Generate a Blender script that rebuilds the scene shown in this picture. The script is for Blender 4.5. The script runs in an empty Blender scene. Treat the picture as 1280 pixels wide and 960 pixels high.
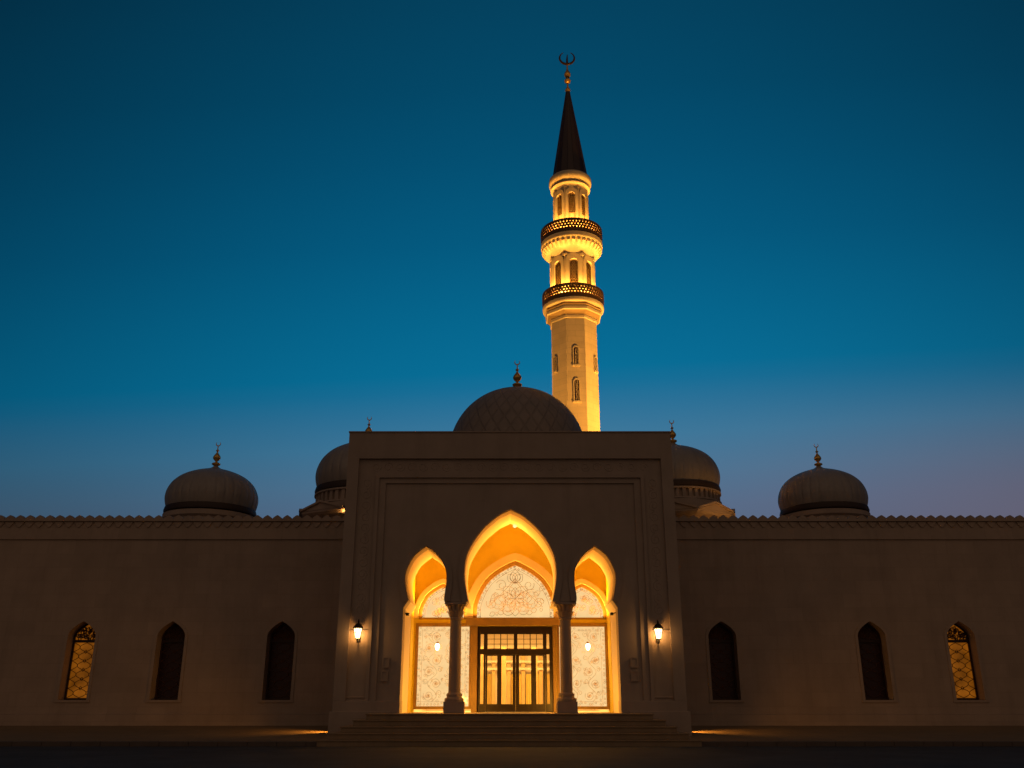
import bpy, bmesh, math, random
from mathutils import Vector
from mathutils.geometry import delaunay_2d_cdt
random.seed(7)
PI = math.pi
scn = bpy.context.scene
COL = scn.collection

# ------------------------------------------------------------------ camera
PITCH = math.radians(19.54); F = 1128.0; EYE = 1.35
cam = bpy.data.cameras.new('camera'); co = bpy.data.objects.new('camera', cam); COL.objects.link(co)
co.location = (0, 0, EYE); co.rotation_euler = (PI/2 + PITCH, 0, 0)
cam.sensor_width = 36; cam.lens = 36*F/1280; cam.clip_end = 4000; cam.clip_start = .1
scn.camera = co

def at(px, py, Y):
    """survey helper: where the sight line through a photo point meets the upright plane at depth Y (metres)"""
    u = (px-640)/F; v = (480-py)/F
    dy = math.cos(PITCH) - v*math.sin(PITCH); dz = math.sin(PITCH) + v*math.cos(PITCH)
    return (u*Y/dy, EYE + dz*Y/dy)
def X_(px, py, Y): return at(px, py, Y)[0]
def Z_(py, Y): return at(640, py, Y)[1]
def M_(px_len, py, Y):                          # metres covered by so many photo pixels
    return at(640+px_len, py, Y)[0]

# ------------------------------------------------------------------ materials
def lin(*c):
    return tuple(((v/255)/12.92 if v/255 <= .04045 else ((v/255+.055)/1.055)**2.4) for v in c) + (1,)
def new_mat(name):
    m = bpy.data.materials.new(name); m.use_nodes = True
    nt = m.node_tree; nt.nodes.clear()
    out = nt.nodes.new('ShaderNodeOutputMaterial')
    return m, nt, out
def surf(name, col, rough=.75, var=.15, vscale=1.2, bump=.0, bscale=18, metal=0, brick=None, spec=.35, flat=False, stain=0):
    m, nt, out = new_mat(name); N = nt.nodes; L = nt.links
    b = N.new('ShaderNodeBsdfPrincipled'); L.new(b.outputs[0], out.inputs[0])
    b.inputs['Roughness'].default_value = rough; b.inputs['Metallic'].default_value = metal
    b.inputs['Specular IOR Level'].default_value = spec
    tc = N.new('ShaderNodeTexCoord')
    n1 = N.new('ShaderNodeTexNoise'); n1.inputs['Scale'].default_value = vscale; n1.inputs['Detail'].default_value = 6; n1.inputs['Roughness'].default_value = .62
    L.new(tc.outputs['Object'], n1.inputs['Vector'])
    mx = N.new('ShaderNodeMix'); mx.data_type = 'RGBA'
    mr = N.new('ShaderNodeMapRange'); mr.inputs[1].default_value = .3; mr.inputs[2].default_value = .7
    L.new(n1.outputs['Fac'], mr.inputs[0]); L.new(mr.outputs[0], mx.inputs[0])
    mx.inputs[6].default_value = tuple(c*(1-var) for c in col[:3])+(1,)
    mx.inputs[7].default_value = tuple(min(1, c*(1+var)) for c in col[:3])+(1,)
    cout = mx.outputs[2]; hgt = None
    if brick:
        bw, bh, dark = brick
        mp = N.new('ShaderNodeMapping'); mp.inputs['Rotation'].default_value = (0 if flat else PI/2, 0, 0)
        L.new(tc.outputs['Object'], mp.inputs['Vector'])
        bt = N.new('ShaderNodeTexBrick'); bt.inputs['Scale'].default_value = 1
        bt.inputs['Brick Width'].default_value = bw; bt.inputs['Row Height'].default_value = bh
        bt.inputs['Mortar Size'].default_value = .012; bt.inputs['Mortar Smooth'].default_value = .3
        bt.inputs['Color1'].default_value = (.95, .95, .95, 1); bt.inputs['Color2'].default_value = (1.04, 1.035, 1.03, 1)
        bt.inputs['Mortar'].default_value = (dark, dark, dark, 1)
        L.new(mp.outputs[0], bt.inputs['Vector'])
        mm = N.new('ShaderNodeMix'); mm.data_type = 'RGBA'; mm.blend_type = 'MULTIPLY'; mm.inputs[0].default_value = 1
        L.new(cout, mm.inputs[6]); L.new(bt.outputs['Color'], mm.inputs[7]); cout = mm.outputs[2]
        inv = N.new('ShaderNodeMath'); inv.operation = 'SUBTRACT'; inv.inputs[0].default_value = 1
        L.new(bt.outputs['Fac'], inv.inputs[1]); hgt = inv.outputs[0]
    if stain:
        mp2 = N.new('ShaderNodeMapping'); mp2.inputs['Scale'].default_value = (1.6, 1.6, .22)
        L.new(tc.outputs['Object'], mp2.inputs['Vector'])
        n3 = N.new('ShaderNodeTexNoise'); n3.inputs['Scale'].default_value = .9; n3.inputs['Detail'].default_value = 8; n3.inputs['Roughness'].default_value = .7
        L.new(mp2.outputs[0], n3.inputs['Vector'])
        r3 = N.new('ShaderNodeMapRange'); r3.inputs[1].default_value = .48; r3.inputs[2].default_value = .72; r3.inputs[3].default_value = 1; r3.inputs[4].default_value = 1-stain
        L.new(n3.outputs['Fac'], r3.inputs[0])
        ms = N.new('ShaderNodeVectorMath'); ms.operation = 'SCALE'
        L.new(cout, ms.inputs[0]); L.new(r3.outputs[0], ms.inputs['Scale']); cout = ms.outputs[0]
    L.new(cout, b.inputs['Base Color'])
    rr = N.new('ShaderNodeMapRange'); rr.inputs[3].default_value = max(.05, rough-.1); rr.inputs[4].default_value = min(1, rough+.1)
    L.new(n1.outputs['Fac'], rr.inputs[0]); L.new(rr.outputs[0], b.inputs['Roughness'])
    if bump or hgt:
        n2 = N.new('ShaderNodeTexNoise'); n2.inputs['Scale'].default_value = bscale; n2.inputs['Detail'].default_value = 5
        L.new(tc.outputs['Object'], n2.inputs['Vector'])
        bp = N.new('ShaderNodeBump'); bp.inputs['Strength'].default_value = max(bump, .15); bp.inputs['Distance'].default_value = .02
        if hgt is not None:
            ad = N.new('ShaderNodeMath'); ad.operation = 'MULTIPLY_ADD'; ad.inputs[1].default_value = .35
            L.new(n2.outputs['Fac'], ad.inputs[0]); L.new(hgt, ad.inputs[2]); L.new(ad.outputs[0], bp.inputs['Height'])
        else:
            L.new(n2.outputs['Fac'], bp.inputs['Height'])
        L.new(bp.outputs[0], b.inputs['Normal'])
    return m
def glow(name, col, strength, var=.0, vscale=2.0, clear=0.0):
    """something that gives off light: a lit pane or a lamp glass"""
    m, nt, out = new_mat(name); N = nt.nodes; L = nt.links
    e = N.new('ShaderNodeEmission'); e.inputs[0].default_value = col; e.inputs[1].default_value = strength
    if var:
        tc = N.new('ShaderNodeTexCoord'); n = N.new('ShaderNodeTexNoise'); n.inputs['Scale'].default_value = vscale; n.inputs['Detail'].default_value = 3
        L.new(tc.outputs['Object'], n.inputs['Vector'])
        mr = N.new('ShaderNodeMapRange'); mr.inputs[1].default_value = .3; mr.inputs[2].default_value = .7
        mr.inputs[3].default_value = strength*(1-var); mr.inputs[4].default_value = strength*(1+var)
        L.new(n.outputs['Fac'], mr.inputs[0]); L.new(mr.outputs[0], e.inputs[1])
    g = N.new('ShaderNodeBsdfGlossy'); g.inputs['Roughness'].default_value = .12; g.inputs[0].default_value = (.02, .02, .02, 1)
    a = N.new('ShaderNodeAddShader'); L.new(e.outputs[0], a.inputs[0]); L.new(g.outputs[0], a.inputs[1])
    if clear:
        t = N.new('ShaderNodeBsdfTransparent'); mx = N.new('ShaderNodeMixShader'); mx.inputs[0].default_value = clear
        L.new(a.outputs[0], mx.inputs[1]); L.new(t.outputs[0], mx.inputs[2]); L.new(mx.outputs[0], out.inputs[0])
    else:
        L.new(a.outputs[0], out.inputs[0])
    return m
def clear_glass(name):
    m, nt, out = new_mat(name); N = nt.nodes; L = nt.links
    t = N.new('ShaderNodeBsdfTransparent'); t.inputs[0].default_value = (.93, .92, .88, 1)
    g = N.new('ShaderNodeBsdfGlossy'); g.inputs['Roughness'].default_value = .03
    fr = N.new('ShaderNodeFresnel'); fr.inputs[0].default_value = 1.45
    mx = N.new('ShaderNodeMixShader'); L.new(fr.outputs[0], mx.inputs[0]); L.new(t.outputs[0], mx.inputs[1]); L.new(g.outputs[0], mx.inputs[2])
    L.new(mx.outputs[0], out.inputs[0]); return m
def dome_lattice(name):
    m = surf(name, (.30, .235, .19), rough=.6, var=.12, vscale=1.5, bump=.1)
    nt = m.node_tree; N = nt.nodes; L = nt.links
    b = [n for n in N if n.type == 'BSDF_PRINCIPLED'][0]
    uv = N.new('ShaderNodeUVMap'); sp = N.new('ShaderNodeSeparateXYZ'); L.new(uv.outputs[0], sp.inputs[0])
    def line(op):
        a = N.new('ShaderNodeMath'); a.operation = op; L.new(sp.outputs[0], a.inputs[0]); L.new(sp.outputs[1], a.inputs[1])
        f = N.new('ShaderNodeMath'); f.operation = 'PINGPONG'; f.inputs[1].default_value = .5; L.new(a.outputs[0], f.inputs[0])
        return f.outputs[0]
    mn = N.new('ShaderNodeMath'); mn.operation = 'MINIMUM'; L.new(line('ADD'), mn.inputs[0]); L.new(line('SUBTRACT'), mn.inputs[1])
    mr = N.new('ShaderNodeMapRange'); mr.inputs[1].default_value = .05; mr.inputs[2].default_value = .11
    L.new(mn.outputs[0], mr.inputs[0])
    bp = N.new('ShaderNodeBump'); bp.inputs['Strength'].default_value = 1; bp.inputs['Distance'].default_value = .025
    L.new(mr.outputs[0], bp.inputs['Height']); L.new(bp.outputs[0], b.inputs['Normal'])
    src = b.inputs['Base Color'].links[0].from_socket
    r2 = N.new('ShaderNodeMapRange'); r2.inputs[3].default_value = .86; r2.inputs[4].default_value = 1; L.new(mr.outputs[0], r2.inputs[0])
    ms = N.new('ShaderNodeVectorMath'); ms.operation = 'SCALE'; L.new(src, ms.inputs[0]); L.new(r2.outputs[0], ms.inputs['Scale'])
    L.new(ms.outputs[0], b.inputs['Base Color'])
    return m

M = {}
M['stone']   = surf('sand_stone', (.41, .305, .235), .82, .10, .6, .12, 22, brick=(1.3, .62, .9), stain=.12)
M['stone2']  = surf('portal_stone', (.395, .297, .232), .8, .08, .9, .12, 24, stain=.12)
M['cream']   = surf('cream_plaster', (.68, .56, .42), .8, .05, 1.4, .06, 30)
M['minaret'] = surf('minaret_stone', (.62, .48, .31), .78, .08, 1.1, .1, 24, brick=(1.1, .42, .8), stain=.1)
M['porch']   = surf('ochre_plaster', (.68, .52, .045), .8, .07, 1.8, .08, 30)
M['minshade']  = surf('soffit_shade', (.36, .23, .11), .8, .08, 2, .08, 30)  # darker brown paints the shade onto the lower corbel's undersides
M['tracery2']= surf('dark_tracery', (.15, .09, .03), .5, .12, 5)
M['mintrim'] = surf('minaret_trim', (.66, .52, .33), .75, .06, 2, .08, 30)
M['dome']    = surf('dome_cladding', (.33, .275, .235), .48, .10, 1.6, .05, 12, spec=.5, stain=.15)
M['lattice'] = dome_lattice('dome_lattice')
M['band']    = surf('dark_band', (.05, .03, .022), .6, .1, 3)
M['gold']    = surf('gilded_metal', (.80, .46, .12), .34, .1, 6, metal=.6)
M['spire']   = surf('spire_sheet', (.055, .028, .022), .45, .15, 2, .05, 10, spec=.5)
M['bronze']  = surf('bronze_lattice', (.085, .045, .022), .5, .15, 5, metal=.3)
M['ochre']   = surf('ochre_frame', (.27, .165, .05), .55, .08, 3, .05, 40)
M['doorwood']= surf('dark_door', (.022, .013, .008), .42, .15, 4, .05, 40)
M['tracery'] = surf('bronze_tracery', (.58, .40, .17), .5, .12, 5)
M['wintrace']= surf('window_tracery', (.14, .06, .028), .6, .12, 5)
M['winframe']= surf('window_frame', (.05, .022, .012), .55, .12, 5)
M['darkglass']= surf('dark_pane', (.045, .013, .008), .3, .2, 3, spec=.3)
M['iron']    = surf('black_iron', (.02, .017, .015), .5, .2, 8, metal=.4)
M['white']   = surf('grey_paint', (.35, .33, .30), .5, .1, 8)
M['steps']   = surf('step_stone', (.28, .19, .11), .7, .14, 1.5, .12, 30, stain=.15)
M['pavement']= surf('pavement_slabs', (.25, .165, .085), .7, .14, .8, .12, 25, brick=(1.2, .8, .6), flat=True, stain=.1)
M['asphalt'] = surf('asphalt', (.072, .073, .074), .8, .3, .5, .5, 60, spec=.18, stain=.2)
M['kerb']    = surf('kerb_stone', (.11, .08, .065), .7, .15, 2, .15, 30)
M['curtain'] = surf('hall_curtain', (.75, .55, .16), .8, .08, 2)
M['hallwood']= surf('hall_wood', (.50, .33, .13), .55, .12, 3)
M['litpane'] = glow('lit_pane', (1.0, .655, .285, 1), .96, .07, 1.6)
M['amber']   = glow('amber_pane', (1.0, .29, .016, 1), .16, .55, 1.4)
M['lampglass']= glow('lamp_glass', (1.0, .66, .28, 1), 9, clear=.45)
M['sconce']  = glow('sconce_glass', (1.0, .80, .50, 1), 9, clear=.4)
M['softglobe'] = glow('soft_globe', (1.0, .62, .25, 1), 1.6)
M['flood']   = glow('flood_lens', (1.0, .62, .22, 1), 10)
M['glass']   = clear_glass('door_glass')

# ------------------------------------------------------------------ mesh builder
class MB:
    def __init__(s): s.v = []; s.f = []; s.uv = None
    def add(s, vs, fs):
        n = len(s.v); s.v += [tuple(v) for v in vs]; s.f += [tuple(i+n for i in f) for f in fs]
    def box(s, x0, x1, y0, y1, z0, z1):
        vs = [(x, y, z) for z in (z0, z1) for y in (y0, y1) for x in (x0, x1)]
        s.add(vs, [(0, 2, 3, 1), (4, 5, 7, 6), (0, 1, 5, 4), (1, 3, 7, 5), (3, 2, 6, 7), (2, 0, 4, 6)])
    def prism(s, outer, y0, y1, holes=(), caps=(1, 1), sides=True):
        """outline in x, z pulled along y, with holes cut through"""
        pts = [Vector(p) for p in outer]; edges = [(i, (i+1) % len(outer)) for i in range(len(outer))]
        for h in holes:
            n = len(pts); pts += [Vector(p) for p in h]; edges += [(n+i, n+(i+1) % len(h)) for i in range(len(h))]
        def inside(p, poly):
            c = False; j = len(poly)-1
            for i in range(len(poly)):
                a, b = poly[i], poly[j]
                if (a[1] > p[1]) != (b[1] > p[1]) and p[0] < (b[0]-a[0])*(p[1]-a[1])/(b[1]-a[1])+a[0]: c = not c
                j = i
            return c
        r = delaunay_2d_cdt(pts, edges, [], 0, 1e-6)
        V, Fc = r[0], r[2]
        tris = []
        for f in Fc:
            cx = sum(V[i][0] for i in f)/len(f); cz = sum(V[i][1] for i in f)/len(f)
            if inside((cx, cz), outer) and not any(inside((cx, cz), h) for h in holes): tris.append(tuple(f))
        vs = [(p[0], y0, p[1]) for p in V]; ve = [(p[0], y1, p[1]) for p in V]
        if caps[0]: s.add(vs, tris)
        if caps[1]: s.add(ve, [tuple(reversed(t)) for t in tris])
        if sides:
            for loop in [outer]+list(holes):
                n = len(loop)
                s.add([(p[0], y0, p[1]) for p in loop]+[(p[0], y1, p[1]) for p in loop],
                      [(i, (i+1) % n, n+(i+1) % n, n+i) for i in range(n)])
    def lathe(s, prof, n, c=(0, 0), ph=0., mod=None, cap=True):
        """profile of (radius, z) turned about a vertical axis at c"""
        base = len(s.v); m = len(prof)
        for (r, z) in prof:
            for k in range(n):
                a = ph + 2*PI*k/n; rr = r*(mod(a, z) if mod else 1)
                s.v.append((c[0]+rr*math.sin(a), c[1]-rr*math.cos(a), z))
        for i in range(m-1):
            for k in range(n):
                k2 = (k+1) % n
                s.f.append((base+i*n+k, base+i*n+k2, base+(i+1)*n+k2, base+(i+1)*n+k))
        if cap:
            s.f.append(tuple(base+k for k in reversed(range(n)))); s.f.append(tuple(base+(m-1)*n+k for k in range(n)))
    def tube(s, path, r, n=5, closed=False):
        P = [Vector(p) for p in path]; m = len(P); base = len(s.v)
        for i, p in enumerate(P):
            a = P[(i-1) % m] if (closed or i > 0) else P[0]; b = P[(i+1) % m] if (closed or i < m-1) else P[-1]
            t = (b-a); t = t.normalized() if t.length > 1e-9 else Vector((0, 0, 1))
            u = t.cross(Vector((0, 1, 0)));
            if u.length < .05: u = t.cross(Vector((1, 0, 0)))
            u.normalize(); w = t.cross(u)
            rr = r[i] if isinstance(r, (list, tuple)) else r
            for k in range(n):
                q = p + (u*math.cos(2*PI*k/n)+w*math.sin(2*PI*k/n))*rr; s.v.append(tuple(q))
        for i in range(m if closed else m-1):
            j = (i+1) % m
            for k in range(n):
                k2 = (k+1) % n; s.f.append((base+i*n+k, base+i*n+k2, base+j*n+k2, base+j*n+k))
        if not closed:
            s.f.append(tuple(base+k for k in range(n))); s.f.append(tuple(base+(m-1)*n+k for k in reversed(range(n))))
    def build(s, name, mat, parent=None, origin=None, smooth=False, label=None, bevel=0):
        o3 = Vector(origin) if origin is not None else (WL[parent] if parent is not None else Vector((0, 0, 0)))
        me = bpy.data.meshes.new(name); me.from_pydata([tuple(Vector(v)-o3) for v in s.v], [], s.f)
        bm = bmesh.new(); bm.from_mesh(me); bmesh.ops.recalc_face_normals(bm, faces=bm.faces)
        bm.to_mesh(me); bm.free()
        if smooth:
            for p in me.polygons: p.use_smooth = True
            me.set_sharp_from_angle(angle=math.radians(smooth if smooth is not True else 40))
        me.materials.append(M[mat])
        o = bpy.data.objects.new(name, me); COL.objects.link(o); WL[o] = o3
        if parent is not None: o.parent = parent; o.location = o3 - WL[parent]
        else: o.location = o3
        if bevel:
            b = o.modifiers.new('b', 'BEVEL'); b.width = bevel; b.segments = 2; b.limit_method = 'ANGLE'
        if label: o['label'] = label
        return o
WL = {}
def tag(o, label=None, cat=None, group=None, kind=None):
    for k, v in (('label', label), ('category', cat), ('group', group), ('kind', kind)):
        if v: o[k] = v
    return o
def thing(name, loc, label, cat, group=None):
    o = bpy.data.objects.new(name, None); COL.objects.link(o); o.location = loc; WL[o] = Vector(loc)
    o.empty_display_size = .3
    return tag(o, label, cat, group)
def kids(o): return [c for c in bpy.data.objects if c.parent == o]
def copy_tree(o, parent=None, loc=None):
    c = o.copy(); COL.objects.link(c)
    if parent is not None: c.parent = parent
    if loc is not None: c.location = loc
    for ch in kids(o): copy_tree(ch, c)
    return c
def smoothpath(P, k=6):
    out = []
    n = len(P)
    for i in range(n-1):
        p0 = P[max(i-1, 0)]; p1 = P[i]; p2 = P[i+1]; p3 = P[min(i+2, n-1)]
        for j in range(k):
            t = j/k
            out.append(tuple(.5*((2*p1[d])+(-p0[d]+p2[d])*t+(2*p0[d]-5*p1[d]+4*p2[d]-p3[d])*t*t+(-p0[d]+3*p1[d]-3*p2[d]+p3[d])*t**3) for d in range(len(P[0]))))
    out.append(tuple(P[-1])); return out
def offset(path, d):
    """shift an open x,z path sideways by d"""
    out = []
    for i in range(len(path)):
        a = path[max(i-1, 0)]; b = path[min(i+1, len(path)-1)]
        t = Vector((b[0]-a[0], b[1]-a[1])); t.normalize()
        out.append((path[i][0]-t.y*d, path[i][1]+t.x*d))
    return out
def pointed(cx, hw, z0, zs, za, n=9, full=.62):
    """outline of a pointed arch opening, from the left foot over the apex to the right foot"""
    left = [(-hw, z0)]
    for i in range(n+1):
        t = i/n; c = (-hw*.96, zs+(za-zs)*full)
        x = (1-t)**2*-hw+2*t*(1-t)*c[0]+t*t*0; z = (1-t)**2*zs+2*t*(1-t)*c[1]+t*t*za
        left.append((x, z))
    right = [(-x, z) for x, z in reversed(left[:-1])]
    return [(cx+x, z) for x, z in left+right]
def lamp(name, typ, loc, col, energy, radius=.08, rot=None, aim=None, **kw):
    l = bpy.data.lights.new(name, typ); l.color = col; l.energy = energy
    if typ in ('POINT', 'SPOT'): l.shadow_soft_size = radius
    for k, v in kw.items(): setattr(l, k, v)
    o = bpy.data.objects.new(name, l); COL.objects.link(o); o.location = loc
    if aim is not None: o.rotation_euler = (Vector(aim)-Vector(loc)).to_track_quat('-Z', 'Y').to_euler()
    elif rot: o.rotation_euler = rot
    return o

# ------------------------------------------------------------------ ground
YP = 36.0; YW = 43.0; YB = 40.4                       # portal face, wing walls, doorway wall
AX = X_(637.3, 760, YP)                               # axis of the portal
ZL = 1.03                                             # landing
g = MB(); g.add([(-900, -300, 0), (900, -300, 0), (900, 1800, 0), (-900, 1800, 0)], [(0, 1, 2, 3)])
tag(g.build('ground', 'asphalt'), kind='structure')
zk, zw = .15, .47
p = MB(); p.add([(-70, 33.2, zk), (70, 33.2, zk), (70, YW+.5, zw), (-70, YW+.5, zw), (-70, 80, zw), (70, 80, zw)], [(0, 1, 2, 3), (3, 2, 5, 4)])
tag(p.build('pavement', 'pavement'), kind='structure')
k = MB()
x = -70.
while x < 70:
    k.box(x+.006, x+.994, 33.0, 33.2, -.1, zk+.004); x += 1.0
tag(k.build('kerb', 'kerb', bevel=.015), kind='structure')

# ------------------------------------------------------------------ steps
st = thing('entrance_steps', (AX, 34, 0), 'low wide flight of stone steps rising to the glowing arched entrance', 'steps')
fronts = [32.8, 33.25, 33.7, 34.15, 34.6]; ends = [(396, 877), (410.4, 861), (426, 846), (441.5, 832), (458, 816.5)]
ys = [922.5, 912.5, 905.5, 898.5, 890.5]
for i in range(5):
    s = MB(); x0 = X_(ends[i][0], ys[i], fronts[i]); x1 = X_(ends[i][1], ys[i], fronts[i])
    z0 = -.05 if i == 0 else ZL/5*i+.001
    s.box(x0, x1, fronts[i]+.03, YP+.3 if i < 4 else YP-.1, z0, ZL/5*(i+1)-.05)
    s.box(x0-.03, x1+.03, fronts[i], YP+.29 if i < 4 else YP-.1, ZL/5*(i+1)-.049, ZL/5*(i+1))
    s.build('landing' if i == 4 else 'step', 'steps', st, bevel=.012)

# ------------------------------------------------------------------ the mosque
mq = thing('mosque_building', (AX, YP, 0), 'sand coloured mosque with a tall square portal, long low wings and five domes at dusk', 'mosque')

# portal face: outline with the three joined arches
def F_(px, py): x, z = at(px, py, YP+.2); return (x, z)
c_half = [(0, 637.8), (-7, 641), (-15.6, 645.6), (-29.7, 657.3), (-39, 667.5), (-48.4, 681.6), (-54.7, 695.6), (-57.3, 712.8), (-57, 727), (-54.2, 745), (-52.6, 751.8)]
def fx(dx, py): x, z = at(638.1+dx, py, YP+.2); return (x, z)
cl = smoothpath([fx(*q) for q in c_half]); cxm = cl[0][0]
s_pts = [(555.4, 751.8), (555.2, 745.6), (557.2, 733), (558, 720.6), (556.4, 709.7), (550.9, 698.8), (543.1, 690.2), (533, 683.1), (519.7, 693.3), (511.9, 705), (507.2, 717.5), (506.7, 728.4), (508.4, 741), (510.8, 750)]
sl1 = smoothpath([F_(*q) for q in s_pts[:8]]); sl2 = smoothpath([F_(*q) for q in s_pts[7:]])
side = sl1 + sl2[1:]
jx = F_(499, 888)[0]
jamb = [(F_(504.2, 759.5)[0]*.2+jx*.8, F_(504, 759.5)[1]), (jx, F_(504, 763)[1])]
AXM = cxm
left_run = cl + side + jamb + [(jx, ZL-.02)]          # from the centre apex out and down to the left jamb foot
left_run = [(x-AXM, z) for x, z in left_run]
opening = [(AXM-x, z) for x, z in reversed(left_run)][:-1]
opening = opening + [(AXM+x, z) for x, z in left_run] # right foot ... apex ... left foot
half = [X_(437, 540, YP)-AX, X_(449, 573, YP)-AX, X_(470, 593, YP)-AX, X_(474, 596.5, YP)-AX, X_(482, 603, YP)-AX]
half = [abs(h) for h in half]
tops = [Z_(540, YP), Z_(573, YP), Z_(593, YP), Z_(596.5, YP), Z_(603, YP)]
zb = Z_(876, YP)                                      # foot of the framed bands
hw = half[4]
face = [(AX-hw, ZL-.02)] + [(AX-hw, tops[4]), (AX+hw, tops[4]), (AX+hw, ZL-.02)] + opening
f = MB(); f.prism(face, YP+.2, YP+.95); f.build('portal_wall', 'stone2', mq)
fr = MB()
for i, dy in enumerate((0, .13, .05, .13)):
    a, b, za, zc = half[i], half[i+1], tops[i], tops[i+1]
    fr.prism([(AX-a, zb), (AX-a, za), (AX+a, za), (AX+a, zb), (AX+b, zb), (AX+b, zc), (AX-b, zc), (AX-b, zb)], YP+dy, YP+.9)
fr.box(AX-half[0]-.03, AX+half[0]+.03, YP-.04, YP+.88, tops[0]-.03, tops[0]+.03)     # coping
for sx in (-1, 1):
    a, b = sorted((AX+sx*half[0], AX+sx*(abs(jx-AX)-.0)+(AXM-AX)-sx*.004))
    fr.box(a, b, YP+.003, YP+.9, .1, zb-.001)
    a, b = sorted((AX+sx*(half[0]+.1), AX+sx*(abs(jx-AX)+.3)))
    fr.box(a, b, YP-.09, YP+.5, .1, Z_(889, YP))
    # raised rectangles of the lower panels
    xa, xb = AX+sx*(half[0]-.36), AX+sx*half[3]
    a, b = sorted((xa, xb))
    for (p0, p1, q0, q1) in ((a, a+.05, zb+.1, zb+2.6), (b-.05, b, zb+.1, zb+2.6), (a+.051, b-.051, zb+.1, zb+.15), (a+.051, b-.051, zb+2.55, zb+2.6)):
        fr.box(p0, p1, YP+.09, YP+.2, q0, q1)
fr.build('portal_frame', 'stone2', mq, bevel=.012)
# carved scroll band in the frame
orn = MB(); yy = YP+.125; r0 = (half[1]-half[2])*.30; xc = (half[1]+half[2])/2
def scroll(cx, cz, r, d, ang=0, turns=1.4, n=16, y=0., sx=1):
    return [(cx+sx*math.cos(ang+d*t/n*turns*2*PI)*r*(1-.72*t/n), y, cz+math.sin(ang+d*t/n*turns*2*PI)*r*(1-.72*t/n)) for t in range(n+1)]
z = zb+2.9; i = 0
on2 = MB()
while z < tops[2]-.1:
    for sx in (-1, 1): (orn if sx < 0 else on2).tube(scroll(AX+sx*xc, z, r0, 1 if i % 2 else -1, PI/2*(1 if i % 2 else -1), y=yy+.006, sx=sx), .015, 4)
    z += r0*2.1; i += 1
orn.build('carved_band', 'stone2', mq, smooth=True); on2.build('carved_band', 'stone2', mq, smooth=True); orn = MB()
nx = int(2*half[2]/(r0*2.1))
for q in range(nx+1):
    orn.tube(scroll(AX-half[2]+2*half[2]*q/nx, (tops[1]+tops[2])/2, r0*.9, 1 if q % 2 else -1, 0, y=yy+.006), .015, 4)
orn.build('carved_band', 'stone2', mq, smooth=True)
# arch mouldings
ar = MB()
cen = [(AXM+x, z) for x, z in [(q[0]-AXM, q[1]) for q in cl]]
cpath = [(2*AXM-x, z) for x, z in reversed(cen)][:-1] + cen
for path in (cpath, side, [(2*AXM-x, z) for x, z in reversed(side)]):
    sgn = -1
    mid = path[len(path)//2]
    o1 = offset(path, .26)
    if o1[len(path)//2][1] < mid[1]: sgn = 1
    o0 = offset(path, -sgn*.03); o1 = offset(path, -sgn*.24)
    if o1[len(path)//2][1] < mid[1]: o0 = offset(path, sgn*.03); o1 = offset(path, sgn*.24)
    strip = list(o0)+list(reversed(o1))
    ar.prism(strip, YP+.14, YP+.22)
ar.build('arch_moulding', 'stone2', mq)
# vault behind the arches
vt = [(AX-half[3]+.2, ZL-.02), (AX-half[3]+.2, tops[4]-.4), (AX+half[3]-.2, tops[4]-.4), (AX+half[3]-.2, ZL-.02)] + [(AXM+(x-AXM)*1.004, z+.012) for x, z in opening]
v = MB(); v.prism(vt, YP+.952, 39.2)
zc9 = Z_(638, YP)+.7
v.build('porch_vault', 'cream', mq); v = MB()
for sx in (-1, 1):                                     # side walls and ceiling of the porch room
    a, b = sorted((AXM+sx*abs(jx-AXM), AXM+sx*(abs(jx-AXM)+.3)))
    v.box(a, b, 39.201, YB+.3, ZL-.02, zc9)
v.box(AXM-abs(jx-AXM)-.3, AXM+abs(jx-AXM)+.3, 39.201, YB+.3, zc9+.001, zc9+.3)
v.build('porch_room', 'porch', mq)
fl = MB(); fl.box(AXM-abs(jx-AXM)-.25, AXM+abs(jx-AXM)+.25, YP-.09, YB+.6, .1, ZL-.004); fl.build('porch_floor', 'steps', mq)

# doorway wall with its lunettes, panels and door
def B_(px, py): return at(px, py, YB)
zt0, zt1 = B_(640, 782.5)[1], B_(640, 772.8)[1]        # beam over the door
DX = B_(643.6, 830)[0]; LX = B_(644, 740)[0]
zf = ZL
LPROF = smoothpath([(1, 0), (1.0, .17), (.975, .28), (.9, .43), (.80, .57), (.68, .69), (.5, .805), (.33, .885), (.15, .955), (0, 1)], 3)
def full_arch(c, hw_, z0, za):
    lf = [(c-u*hw_, z0+v*(za-z0)) for u, v in LPROF]
    return lf + [(2*c-x, z) for x, z in reversed(lf[:-1])]
cl_out = full_arch(LX, M_(52, 740, YB), zt1, B_(640, 701.5)[1])
sx_c = M_(85, 750, YB)
zpt, zpb = B_(640, 779)[1], B_(640, 887)[1]+.03
def sidelun(c): return full_arch(c, M_(29.5, 750, YB), zt1, B_(640, 730)[1])
PXL = (B_(516.5, 885)[0], B_(589, 885)[0]); PXR = (B_(697, 885)[0], B_(762.5, 885)[0])
D0, D1 = B_(596.3, 885)[0], B_(691.5, 885)[0]
rect = lambda x0, x1, z0, z1: [(x0, z0), (x0, z1), (x1, z1), (x1, z0)]
LC, RC = B_(554, 750)[0], B_(727.5, 750)[0]
w = MB()
wx = abs(jx-AXM)+.28
w.prism(rect(AXM-wx, AXM+wx, ZL-.02, zc9+.2), YB, YB+.3,
        holes=[cl_out, sidelun(LC), sidelun(RC), rect(PXL[0], PXL[1], zf, zpt), rect(PXR[0], PXR[1], zf, zpt), rect(D0-.05, D1+.05, zf, zt0)])
w.build('doorway_wall', 'porch', mq)
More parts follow.
